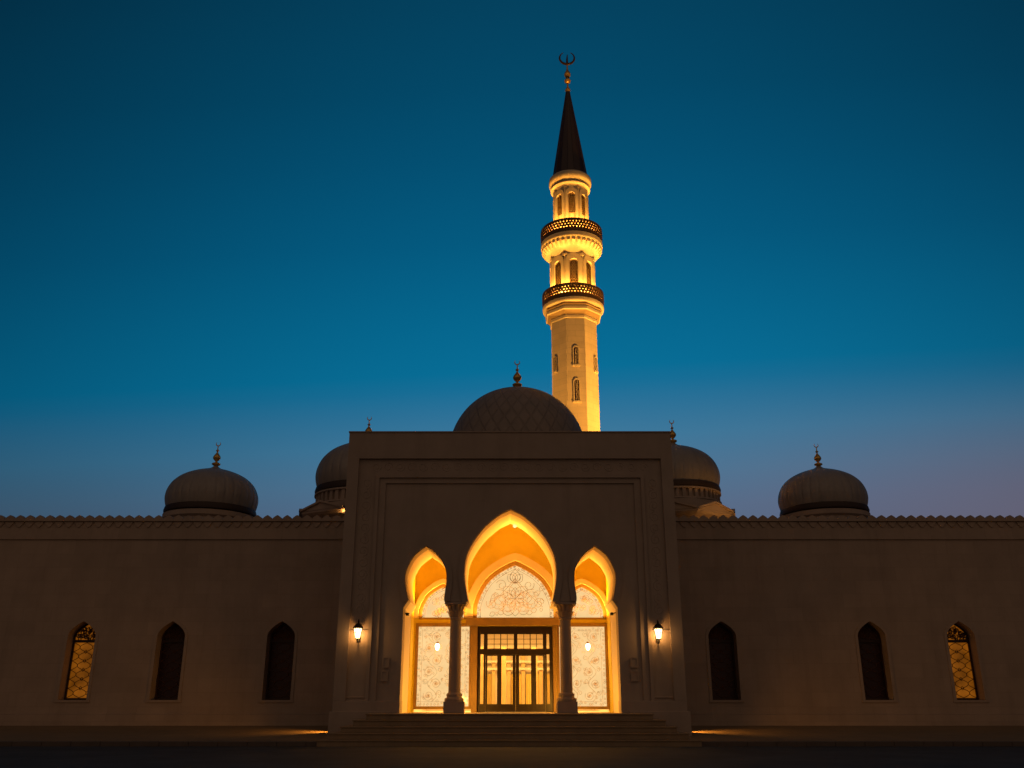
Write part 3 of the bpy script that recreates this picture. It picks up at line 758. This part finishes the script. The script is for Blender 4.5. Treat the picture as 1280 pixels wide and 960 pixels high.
def railing(zb0, zt_, Rr, name='railing'):
    """a round parapet of dark pierced metal: a close net of rings between two solid bands"""
    m = MB(); n = 60
    m.lathe([(Rr*.975, zb0), (Rr, zb0+.001), (Rr, zb0+.3), (Rr*.975, zb0+.301)], 60, (xm, YM), cap=False)
    m.lathe([(Rr*.965, zt_-.14), (Rr*1.01, zt_-.139), (Rr*1.01, zt_-.001), (Rr*.965, zt_)], 60, (xm, YM), cap=False)
    m.lathe([(Rr*.965, zt_-.14), (Rr*.965, zt_)], 60, (xm, YM), cap=False); m.lathe([(Rr*.975, zb0), (Rr*.975, zb0+.3)], 60, (xm, YM), cap=False)
    lo, hi = zb0+.29, zt_-.13; rows = 3; rh = (hi-lo)/rows; st_ = 2*PI/n; rr = Rr*.985
    for i in range(n):
        for j in range(rows):
            a0 = st_*(i+(.5 if j % 2 else 0)); zc_ = lo+rh*(j+.5)
            P = lambda t: (xm+rr*math.sin(a0+math.cos(t)*st_*.46), YM-rr*math.cos(a0+math.cos(t)*st_*.46), zc_+math.sin(t)*rh*.46)
            m.tube([P(2*PI*q/8) for q in range(8)], .064, 4, closed=True)
            a1 = a0+st_*.5
            m.tube([(xm+rr*math.sin(a1), YM-rr*math.cos(a1), zc_-rh*.5), (xm+rr*math.sin(a1), YM-rr*math.cos(a1), zc_+rh*.5)], .03, 4)
    return m.build(name, 'bronze', mn)
railing(zz_(386), zz_(369.5), mm_(38, 380))
# middle stage with round-headed niches
def niche_stage(z0, z1, R, nfac, name, wfrac, zw0, zw1):
    """octagonal stage; each side carries a raised round-headed frame and a fretted dark window"""
    m = MB(); m.lathe([(R*.97, z0), (R*.97, z1)], 8, (xm, YM), ph=PH)
    ap = R*.97*math.cos(PI/8); fw = 2*R*.97*math.sin(PI/8); wins = []
    for k in range(8):
        a = 2*PI*k/8; ca, sa = math.sin(a), -math.cos(a); tx, ty = math.cos(a), math.sin(a)
        P = lambda s, z, d, ca=ca, sa=sa, tx=tx, ty=ty: (xm+(ap+d)*ca+tx*s, YM+(ap+d)*sa+ty*s, z)
        def arch(hw_, zb_, zt2, n=10):
            zs = zt2-hw_; return [(-hw_, zb_)]+[(-hw_*math.cos(PI*i/n), zs+hw_*math.sin(PI*i/n)) for i in range(n+1)]+[(hw_, zb_)]
        ho = fw*.47; A = arch(ho, z0, zw1+(ho-fw*wfrac)+.22); Bq = arch(fw*wfrac+.07, z0, zw1+.1); n = len(A)
        for d0, d1 in ((0.0, .13),):
            vs = [P(s, z, d1) for s, z in A]+[P(s, z, d1) for s, z in Bq]+[P(s, z, d0) for s, z in A]+[P(s, z, d0) for s, z in Bq]
            m.add(vs, [(i, i+1, n+i+1, n+i) for i in range(n-1)]+[(i, 2*n+i, 2*n+i+1, i+1) for i in range(n-1)]+[(n+i, n+i+1, 3*n+i+1, 3*n+i) for i in range(n-1)])
        m.tube([P(-fw/2, z0, .02), P(-fw/2, z1, .02)], .075, 8)
        w_ = MB(); C = arch(fw*wfrac, zw0, zw1)
        n2 = len(C); w_.add([P(s, z, .02) for s, z in C]+[P(s, z, .0) for s, z in C], [tuple(range(n2))]+[(i, i+1, n2+i+1, n2+i) for i in range(n2-1)])
        g_ = MB(); hwf = fw*wfrac; rows = 9; rh = (zw1-zw0-hwf*.3)/rows
        for i in range(3):
            for j in range(rows):
                cx_ = -hwf+2*hwf*(i+.5)/3; cz_ = zw0+rh*(j+.5)
                if j == rows-1 and i != 1: continue
                g_.tube([P(cx_+math.cos(t)*hwf*.3, cz_+math.sin(t)*rh*.45, .04) for t in [2*PI*q/6 for q in range(6)]], .016, 4, closed=True)
        g_.tube([P(s, z, .03) for s, z in C], .02, 4)
        wins.append((w_, g_))
    o = m.build(name, 'mintrim', mn)
    for w_, g_ in wins:
        wo = w_.build('window', 'darkglass', o); g_.build('window_fret', 'tracery2', o)
    return o
R1 = r_oct(26.6, 350)
niche_stage(zz_(387), zz_(331), R1, 8, 'middle_stage', .2, zz_(371), zz_(337))
# upper corbel: tiers of small hanging niches
c2 = MB(); z0, z1 = zz_(331.5), zz_(307); H = z1-z0; R2b = r_oct(38.3, 308)
R2r = mm_(38.4, 308)
c2.lathe([(R1*1.0, z0-.02), (R1*1.05, z0), (R1*1.05, z0+.1*H), (R1*1.02, z0+.12*H)], 8, (xm, YM), ph=PH)
c2.lathe(smoothpath([(R1*.96, z0+.05*H), (R1*1.0, z0+.2*H), (R1*1.07, z0+.34*H), (R1*1.2, z0+.5*H), (R2r*.93, z0+.66*H), (R2r*.95, z0+.74*H)], 3), 40, (xm, YM))
c2.lathe([(R1, z0+.741*H), (R2r*.96, z0+.745*H), (R2r*.99, z0+.77*H), (R2r, z0+.82*H), (R2r, z1), (R1, z1+.01)], 40, (xm, YM))
nb = 36
for k in range(nb):                                       # a ring of little pendant niches under the slab
    an = 2*PI*k/nb; ca, sa = math.sin(an), -math.cos(an); tx, ty = math.cos(an), math.sin(an)
    w_ = R2r*PI/nb*.62
    P = lambda u, z, r: (xm+r*ca+tx*u, YM+r*sa+ty*u, z)
    za, zb2 = z0+.36*H, z0+.742*H
    c2.add([P(-w_, zb2, R1), P(w_, zb2, R1), P(-w_, zb2, R2r*.975), P(w_, zb2, R2r*.975), P(-w_, za+.62*(zb2-za), R2r*.97), P(w_, za+.62*(zb2-za), R2r*.97),
            P(-w_*.55, za+.25*(zb2-za), R1*1.2), P(w_*.55, za+.25*(zb2-za), R1*1.2), P(-w_*.3, za, R1*1.04), P(w_*.3, za, R1*1.04)],
           [(0, 1, 3, 2), (2, 3, 5, 4), (4, 5, 7, 6), (6, 7, 9, 8), (0, 2, 4, 6, 8), (1, 9, 7, 5, 3)])
c2.build('corbel', 'mintrim', mn)
railing(zz_(307), zz_(291), mm_(38, 300))
R3 = r_oct(20.4, 265)
niche_stage(zz_(307.5), zz_(245), R3, 8, 'upper_stage', .2, zz_(276), zz_(252.5))
cn = MB(); z0, z1 = zz_(248), zz_(226); H = z1-z0; Rc = mm_(26.4, 232)
cn.lathe(smoothpath([(R3*.95, z0), (R3*.99, z0+.05*H), (R3*1.0, z0+.2*H), (R3*1.02, z0+.3*H), (R3*1.14, z0+.36*H), (R3*1.14, z0+.44*H), (R3*1.08, z0+.47*H), (Rc*.97, z0+.62*H), (Rc, z0+.72*H), (Rc, z0+.86*H), (Rc*.96, z1), (R3*.9, z1+.05)], 3), 48, (xm, YM))
cn.build('cornice', 'mintrim', mn, smooth=50)
zs0, zs1 = zz_(226), zz_(115.5); Rs = mm_(21.3, 221)
s = MB(); s.lathe([(Rs*1.03, zs0+.04), (Rs, zs0+.3), (.16, zs1)], 16, (xm, YM), ph=PI/16)
for k in range(16):
    a = PI/16+2*PI*k/16; s.tube([(xm+Rs*math.sin(a), YM-Rs*math.cos(a), zs0+.3), (xm+.16*math.sin(a), YM-.16*math.cos(a), zs1)], [.035, .012], 5)
spo = s.build('spire', 'spire', mn)
fi = MB(); zq = lambda py: zz_(py); qr = lambda p, y: mm_(p, y)
fi.lathe(smoothpath([(.16, zs1-.15), (qr(2.6, 114), zq(115)), (qr(3.4, 113), zq(113)), (qr(2.2, 111), zq(110.5)), (.07, zq(108.5)), (.07, zq(104.5)), (qr(3, 103), zq(103.3)), (qr(4.1, 101), zq(101.3)), (qr(3, 100), zq(99.4)), (.08, zq(98)), (qr(2.6, 96), zq(96.8)), (qr(4.1, 93.3), zq(93.5)), (qr(2.8, 91), zq(90.2)), (.08, zq(87.5)), (.05, zq(79))], 4), 18, (xm, YM))
fi.build('finial', 'gold', spo, smooth=50)
cr = MB(); cR = mm_(9.2, 72); zc_ = zq(80)+cR*.98
cr.tube([(xm+math.sin(t)*cR, YM, zc_-math.cos(t)*cR) for t in [math.radians(-152+304*i/32) for i in range(33)]], [.02+.075*math.sin(PI*i/32)**.8 for i in range(33)], 8)
cr.tube([(xm, YM, zc_-cR), (xm, YM, zc_-cR*.2), (xm+.03, YM, zc_+cR*.55)], [.09, .07, .03], 6)
cr.build('crescent', 'bronze', spo, smooth=60)
# shaft windows
def shaft_window(fac, off, ya, yb_, hw_px, par):
    a = 2*PI*fac/8; ca, sa = math.sin(a), -math.cos(a); tx, ty = math.cos(a), math.sin(a); ap = R0*math.cos(PI/8)
    z1_, z0_ = zz_(ya), zz_(yb_); hw_ = mm_(hw_px, ya)
    P = lambda s, z, d: (xm+(ap+d)*ca+tx*(s+off), YM+(ap+d)*sa+ty*(s+off), z)
    w_ = MB(); n = 10; zs = z1_-hw_*1.3
    C = [(-hw_, z0_)]+[(-hw_*math.cos(PI*i/n), zs+hw_*1.3*math.sin(PI*i/n)) for i in range(n+1)]+[(hw_, z0_)]; k = len(C)
    O = [(s*1.5, z0_ if i in (0, k-1) else zs+(z-zs)*1.5) for i, (s, z) in enumerate(C)]
    w_.add([P(s, z, .02) for s, z in C]+[P(s, z, -.02) for s, z in C], [tuple(range(k))])
    wo = w_.build('window', 'darkglass', par)
    h_ = MB()
    h_.add([P(s, z, .06) for s, z in O]+[P(s, z, .06) for s, z in C]+[P(s, z, 0) for s, z in O]+[P(s, z, 0.0) for s, z in C],
           [(i, i+1, k+i+1, k+i) for i in range(k-1)]+[(i, 2*k+i, 2*k+i+1, i+1) for i in range(k-1)]+[(k+i, k+i+1, 3*k+i+1, 3*k+i) for i in range(k-1)])
    h_.add([P(-hw_*1.7, z0_-.12, 0), P(hw_*1.7, z0_-.12, 0), P(hw_*1.7, z0_-.12, .08), P(-hw_*1.7, z0_-.12, .08), P(-hw_*1.7, z0_, 0), P(hw_*1.7, z0_, 0), P(hw_*1.7, z0_, .08), P(-hw_*1.7, z0_, .08)],
           [(0, 1, 2, 3), (4, 7, 6, 5), (3, 2, 6, 7), (0, 3, 7, 4), (1, 5, 6, 2)])
    for s in (-.33, .33): h_.tube([P(hw_*s, z0_, .05), P(hw_*s, z1_-.1, .05)], .02, 4)
    h_.build('window_hood', 'mintrim', par)
shp = [o for o in kids(mn) if o.name.startswith('shaft')][0]
shaft_window(0, .0, 444, 465.5, 2.7, shp); shaft_window(0, .0, 484, 510, 2.9, shp)
shaft_window(1, R0*.24, 452, 469, 2.0, shp); shaft_window(7, -R0*.24, 452, 469, 2.0, shp)

# ------------------------------------------------------------------ fittings
WARM = (1.0, .46, .10); ORANGE = (1.0, .41, .04); GOLD = (1.0, .47, .075)
def lantern(px, py, label):
    yw = YP+.13; x, z = at(px, py, YP-.12); yc = YP-.14
    t = thing('wall_lantern', (x, yw, z), label, 'lantern', 'wall lanterns beside the entrance arches')
    g_ = MB(); g_.lathe([(.085, z-.2), (.145, z+.15)], 6, (x, yc), ph=PI/6); g_.build('lamp_glass', 'lampglass', t)
    f_ = MB()
    for k in range(6):
        a = PI/6+2*PI*k/6; f_.tube([(x+.088*math.sin(a), yc-.088*math.cos(a), z-.215), (x+.16*math.sin(a), yc-.16*math.cos(a), z+.18)], .012, 5)
    f_.lathe([(.10, z-.235), (.10, z-.21), (.075, z-.21), (.075, z-.235)], 6, (x, yc), ph=PI/6, cap=False); f_.lathe([(.01, z-.29), (.02, z-.26), (.025, z-.236)], 8, (x, yc))
    for k in range(3): f_.tube([(x, yc, z-.23), (x+.09*math.sin(PI/6+2*PI*k/3), yc-.09*math.cos(PI/6+2*PI*k/3), z-.22)], .008, 4)
    f_.lathe([(.168, z-.0), (.168, z+.012)], 6, (x, yc), ph=PI/6, cap=False)
    f_.build('frame', 'iron', t)
    c_ = MB(); c_.lathe([(.19, z+.17), (.20, z+.20), (.15, z+.27), (.08, z+.34), (.03, z+.36), (.045, z+.39), (.03, z+.43), (.01, z+.46)], 6, (x, yc), ph=PI/6); c_.build('cap', 'iron', t)
    b_ = MB(); b_.box(x-.07, x+.07, YP+.08, YP+.128, z-.3, z+.25)
    b_.tube(smoothpath([(x, YP+.1, z-.22), (x, YP+.02, z-.36), (x, yc+.06, z-.33), (x, yc, z-.25)], 5), .018, 6)
    b_.tube(smoothpath([(x, YP+.1, z+.2), (x, YP+.03, z+.42), (x, yc+.08, z+.5), (x, yc, z+.44)], 5), .015, 6)
    b_.build('bracket', 'iron', t)
    lamp('lantern_light', 'POINT', (x, yc, z-.1), WARM, 45, .07)
lantern(447.3, 791, 'black iron wall lantern lit on the left side of the portal')
lantern(823, 791.5, 'black iron wall lantern lit on the right side of the portal')
def sconce(px, py, label):
    yc = YB-.2; x, z = at(px, py, yc)
    t = thing('wall_sconce', (x, YB, z), label, 'wall lamp', 'globe sconces on the tracery panels')
    g_ = MB(); g_.lathe(smoothpath([(.02, z-.15), (.05, z-.12), (.08, z-.05), (.095, z+.03), (.08, z+.1), (.04, z+.13)], 3), 16, (x, yc)); g_.build('lamp_globe', 'sconce', t, smooth=True)
    b_ = MB(); b_.lathe([(.055, z+.13), (.06, z+.16), (.02, z+.19)], 12, (x, yc)); b_.tube([(x, yc, z+.18), (x, yc+.08, z+.2), (x, YB-.02, z+.16)], .012, 6); b_.box(x-.04, x+.04, YB-.03, YB+.1, z+.1, z+.22)
    b_.build('bracket', 'ochre', t)
    lamp('sconce_light', 'POINT', (x, yc-.03, z-.02), ORANGE, 45, .09)
sconce(546.6, 808.5, 'glowing globe sconce on the white tracery panel left of the door')
sconce(735, 808.5, 'glowing globe sconce on the white tracery panel right of the door')
# lamp under the vault
yv = 39.0; xv, zv = at(643.5, 657.5, yv)
zap = Z_(638.1, YP+.2)
t = thing('ceiling_lamp', (xv, yv, zv), 'small pendant lamp under the crown of the central arch', 'lamp')
g_ = MB(); g_.lathe(smoothpath([(.02, zv-.08), (.07, zv-.05), (.09, zv), (.07, zv+.06), (.03, zv+.09)], 3), 14, (xv, yv)); g_.build('lamp_globe', 'softglobe', t, smooth=True)
b_ = MB(); b_.lathe([(.05, zv+.09), (.05, zv+.12)], 10, (xv, yv)); b_.tube([(xv, yv, zv+.1), (xv, yv, zap+.05)], .015, 6); b_.build('stem', 'iron', t)
def camera_box(px, py, sx, label):
    x, z = at(px, py, YP+.9)
    t = thing('security_camera', (x, YP+.9, z), label, 'camera', 'small cameras on the porch jambs')
    xj = AXM+sx*abs(jx-AXM)
    b_ = MB(); b_.box(x-.06, x+.06, YP+.75, YP+.98, z-.05, z+.05); b_.lathe([(.035, z-.05), (.04, z+.0)], 8, (x, YP+.78)); b_.build('housing', 'iron', t, bevel=.01)
    c_ = MB(); c_.tube([(x, YP+.9, z), (xj+sx*.02, YP+.9, z+.06)], .018, 6); c_.build('bracket', 'iron', t)
camera_box(509.6, 768, -1, 'small black camera on the left jamb of the porch')
camera_box(764.4, 767.5, 1, 'small black camera on the right jamb of the porch')
def plaque(px, y0, y1, w, label):
    xa, za = at(px, y1, YP+.2); xb, zb_ = at(px+w, y0, YP+.2)
    yb_ = YP+.2
    t = thing('wall_plaque', ((xa+xb)/2, yb_, za), label, 'plaque', 'stone plaques beside the arches')
    m = MB(); m.box(xa, xb, yb_-.05, yb_+.02, za, zb_); m.build('slab', 'stone2', t, bevel=.01)
    f_ = MB(); f_.prism(rect(xa-.02, xb+.02, za-.02, zb_+.02), yb_-.07, yb_-.051, holes=[rect(xa+.03, xb-.03, za+.03, zb_-.03)]); f_.build('rim', 'stone2', t)
plaque(478.5, 822, 834, 8, 'upper small stone plaque left of the arches')
plaque(476.5, 839, 851, 8, 'lower small stone plaque left of the arches')
plaque(788.5, 822, 834, 8, 'upper small stone plaque right of the arches')
plaque(789.5, 839, 851, 8, 'lower small stone plaque right of the arches')
def flood(name, loc, aim, label, col, energy, size=.5, blend=.8, head=.16, group=None, lens=True, cat='floodlight'):
    t = thing(name, loc, label, cat, group)
    d = (Vector(aim)-Vector(loc)).normalized(); q = d.to_track_quat('-Z', 'Y')
    def tr(p): return tuple(Vector(loc)+q @ Vector(p))
    h = MB(); vs = [tr((sx*head*(1 if z else .7), sy*head*(1 if z else .7), .16 if not z else 0)) for z in (0, 1) for sx, sy in ((-1, -1), (1, -1), (1, 1), (-1, 1))]
    h.add(vs, [(0, 1, 2, 3), (0, 4, 5, 1), (1, 5, 6, 2), (2, 6, 7, 3), (3, 7, 4, 0)]); h.build('housing', 'iron', t)
    l_ = MB(); l_.add([tr((sx*head*.93, sy*head*.93, -.001)) for sx, sy in ((-1, -1), (1, -1), (1, 1), (-1, 1))]+[tr((sx*head*.93, sy*head*.93, .03)) for sx, sy in ((-1, -1), (1, -1), (1, 1), (-1, 1))], [(0, 1, 2, 3), (4, 5, 6, 7), (0, 1, 5, 4), (1, 2, 6, 5), (2, 3, 7, 6), (3, 0, 4, 7)]); l_.build('lens', 'flood', t)
    s_ = MB(); s_.tube([tr((0, 0, .12)), tuple(Vector(loc)+Vector((0, 0, -.3)))], .025, 5); s_.build('stand', 'iron', t)
    lamp(name+'_light', 'SPOT', tuple(Vector(loc)+d*.06), col, energy, .1, aim=aim, spot_size=size, spot_blend=blend)
    return t
# the small bright lamp beside the left kiosk and its counterparts on the roof
x, z = at(433.5, 641.5, 45.2)
flood('roof_floodlight', (x, 45.2, z), (x-1.6, 44.4, z+.5), 'tiny bright floodlight on the roof between the left kiosk and the portal', WARM, 40, 2.4, head=.12, group='roof floodlights at the kiosks')
gx = lambda K, a, d: (K[0]+K[2]*d*math.sin(a), K[1]-K[2]*d*math.cos(a))
ga = math.radians(31)
p0, p1 = gx(K2, ga, 2.0), gx(K2, ga, 1.2)
flood('roof_floodlight', (p0[0], p0[1], WT-.15), (p1[0], p1[1], K2[3]+.2), 'roof floodlight lighting the gable of the right kiosk', WARM, 80, 1.5, head=.11, group='roof floodlights at the kiosks')
p0, p1 = gx(K2, ga+PI/4, 1.9), gx(K2, ga+PI/4, 1.25)
flood('roof_floodlight', (p0[0], p0[1], WT-.15), (p1[0], p1[1], K2[3]+.1), 'roof floodlight at the outer corner of the right kiosk', WARM, 60, 1.5, head=.11, group='roof floodlights at the kiosks')
# wash lights on the portal flanks that throw pools over the pavement
for sx, lab in ((-1, 'left'), (1, 'right')):
    x = AX+sx*(half[0]+.16); zz0 = .25+.55
    t = flood('bulkhead_light', (x, 38.4, zz0), (x+sx*3.2, 38.3, .2), 'low bulkhead lamp on the %s flank of the portal' % lab, (1.0, .42, .06), 330, 2.0, .9, head=.07, group='bulkhead lamps on the portal flanks', cat='wall lamp')

# porch cove lights on the beam and over the panels (amber strips washing the vault)
def strip(x0, x1, y, z, energy, col, aim):
    l = lamp('porch_light', 'AREA', ((x0+x1)/2, y, z), col, energy, aim=aim, shape='RECTANGLE', size=x1-x0, size_y=.12)
    return l
xc0 = AXM
strip(xc0-1.5, xc0+1.5, YB-.28, zt1+.05, 230, ORANGE, (xc0, YB-.9, zt1+3))
strip(LC-.8, LC+.8, YB-.22, zt1+.04, 195, ORANGE, (LC, YB-.55, zt1+3))
strip(RC-.8, RC+.8, YB-.22, zt1+.04, 195, ORANGE, (RC, YB-.55, zt1+3))
lamp('ceiling_lamp_light', 'POINT', (xv, yv-.2, zv-.35), ORANGE, 30, .12)
for cx_ in (X_(567.6, 885, YP+.62), X_(708.6, 885, YP+.62)):      # added fill without fittings behind the two columns, brightens the jambs
    lamp('jamb_fill', 'POINT', (cx_, YP+1.25, ZL+.5), (1.0, .45, .05), 150, .1)
    lamp('jamb_fill', 'POINT', (cx_, YP+2.6, ZL+.5), (1.0, .45, .05), 110, .1)
# hall light
lamp('hall_light', 'AREA', (AXM, YB+3.2, hz1-.1), (1.0, .60, .17), 1000, rot=(0, 0, 0), shape='RECTANGLE', size=6, size_y=4)

# minaret lights: a ring of small uplights on each balcony, floods round the foot
def balcony_lights(z, r, n, e):
    for k in range(n):
        a = 2*PI*(k+.5)/n
        x, y = xm+r*math.sin(a), YM-r*math.cos(a)
        lamp('balcony_light', 'POINT', (x, y, z), GOLD, e, .06)
balcony_lights(zz_(386)+.35, R1*1.22, 8, 860)
balcony_lights(zz_(307)+.35, (R3+R2b)*.5, 8, 680)
for k, e in ((0, 1.0), (1, 1.25), (7, 1.15), (2, 1.2), (6, .9)):
    a = 2*PI*k/8; x, y = xm+10.0*math.sin(a), YM-10.0*math.cos(a)
    lamp('minaret_flood_light', 'SPOT', (x, y, WT-.2), GOLD, 17500*e, .2, aim=(xm, YM, WT+19), spot_size=.95, spot_blend=.8)

# ------------------------------------------------------------------ sky and dusk light
FILL_EL = math.radians(14)
wd = bpy.data.worlds.new('World'); scn.world = wd; wd.use_nodes = True
nt = wd.node_tree; N = nt.nodes; L = nt.links; N.clear()
ow = N.new('ShaderNodeOutputWorld'); bg = N.new('ShaderNodeBackground'); L.new(bg.outputs[0], ow.inputs[0])
tc = N.new('ShaderNodeTexCoord'); nr = N.new('ShaderNodeVectorMath'); nr.operation = 'NORMALIZE'; L.new(tc.outputs['Generated'], nr.inputs[0])
sp = N.new('ShaderNodeSeparateXYZ'); L.new(nr.outputs[0], sp.inputs[0])
def ramp(stops):
    r = N.new('ShaderNodeValToRGB'); e = r.color_ramp.elements; r.color_ramp.interpolation = 'EASE' if False else 'LINEAR'
    while len(e) > 1: e.remove(e[-1])
    e[0].position = stops[0][0]; e[0].color = stops[0][1]
    for p_, c_ in stops[1:]: q = e.new(p_); q.color = c_
    L.new(sp.outputs[2], r.inputs[0]); return r
def mth(op, a, b=None, c=None):
    n = N.new('ShaderNodeMath'); n.operation = op
    for i_, v_ in enumerate((a, b, c)):
        if v_ is None: continue
        if isinstance(v_, (int, float)): n.inputs[i_].default_value = v_
        else: L.new(v_, n.inputs[i_])
    return n.outputs[0]
def sstep(v_, a, b, lo=0., hi=1.):
    n = N.new('ShaderNodeMapRange'); n.interpolation_type = 'SMOOTHSTEP'
    for i_, q in enumerate((a, b, lo, hi)): n.inputs[i_+1].default_value = q
    L.new(v_, n.inputs[0]); return n.outputs[0]
fx_, fy_, fz_ = sp.outputs[0], sp.outputs[1], sp.outputs[2]
fyc = mth('MAXIMUM', fy_, .15)
az = mth('MINIMUM', mth('MAXIMUM', mth('DIVIDE', fx_, fyc), -1.5), 1.5)        # how far round from the afterglow
el = mth('ADD', mth('DIVIDE', fz_, fyc), mth('MULTIPLY', az, -.055))            # height above the horizon, afterglow bank tilted to the right
west = ramp([(0, lin(70, 66, 84)), (.1, lin(82, 84, 104)), (.2, lin(86, 108, 137)), (.24, lin(78, 116, 147)), (.285, lin(62, 119, 154)), (.325, lin(42, 113, 152)), (.35, lin(22, 110, 151)), (.372, lin(5, 109, 150)), (.433, lin(3, 103, 143)), (.543, lin(2, 90, 128)), (.66, lin(2, 80, 115)), (.77, lin(2, 72, 104)), (.92, lin(3, 65, 94)), (1, lin(3, 60, 88))])
L.new(el, west.inputs[0])
east = ramp([(0, lin(30, 28, 36)), (.2, lin(26, 32, 46)), (.5, lin(8, 28, 42)), (1, lin(2, 26, 42))])
pink = N.new('ShaderNodeMix'); pink.data_type = 'RGBA'
L.new(mth('MULTIPLY', mth('MULTIPLY', sstep(az, .14, .66), sstep(el, .34, .16)), .7), pink.inputs[0])
L.new(west.outputs[0], pink.inputs[6]); pink.inputs[7].default_value = lin(122, 114, 134)
dim0 = mth('DIVIDE', 1.0, mth('MULTIPLY_ADD', mth('POWER', mth('SUBTRACT', az, .06), 2), 1.28, 1.0))
dim = mth('MULTIPLY', dim0, mth('SUBTRACT', 1.0, mth('MULTIPLY', mth('MULTIPLY', sstep(az, -.1, -.6), sstep(el, .38, .2)), .25)))
sd = N.new('ShaderNodeVectorMath'); sd.operation = 'SCALE'; L.new(pink.outputs[2], sd.inputs[0]); L.new(dim, sd.inputs['Scale'])
mx = N.new('ShaderNodeMix'); mx.data_type = 'RGBA'; L.new(sstep(fy_, -.1, .55), mx.inputs[0]); L.new(east.outputs[0], mx.inputs[6]); L.new(sd.outputs[0], mx.inputs[7])
# rosier afterglow low on the right
sk = N.new('ShaderNodeTexSky'); sk.sky_type = 'NISHITA'; sk.sun_disc = False; sk.sun_elevation = math.radians(-3.5); sk.sun_rotation = math.radians(40)
ms = N.new('ShaderNodeVectorMath'); ms.operation = 'SCALE'; ms.inputs['Scale'].default_value = .015; L.new(sk.outputs[0], ms.inputs[0])
ad = N.new('ShaderNodeVectorMath'); ad.operation = 'ADD'; L.new(mx.outputs[2], ad.inputs[0]); L.new(ms.outputs[0], ad.inputs[1])
L.new(ad.outputs[0], bg.inputs[0]); bg.inputs[1].default_value = 1.0
warm_fill = lamp('warm_fill', 'SUN', (0, -30, 30), (1.0, .62, .32), .33, aim=(0, -30+40, 30-40*math.tan(FILL_EL)))  # broad warm fill added from behind the camera to brown the walls
warm_fill.data.angle = math.radians(120)

vs = scn.view_settings; vs.view_transform = 'Standard'; vs.look = 'None'; vs.exposure = 0; vs.gamma = 1; vs.use_curve_mapping = False
scn.render.engine = 'CYCLES'
scn.cycles.use_denoising = True
scn.cycles.max_bounces = 6; scn.cycles.diffuse_bounces = 3; scn.cycles.transparent_max_bounces = 8
scn.cycles.sample_clamp_indirect = 4
scn.cycles.caustics_reflective = False; scn.cycles.caustics_refractive = False
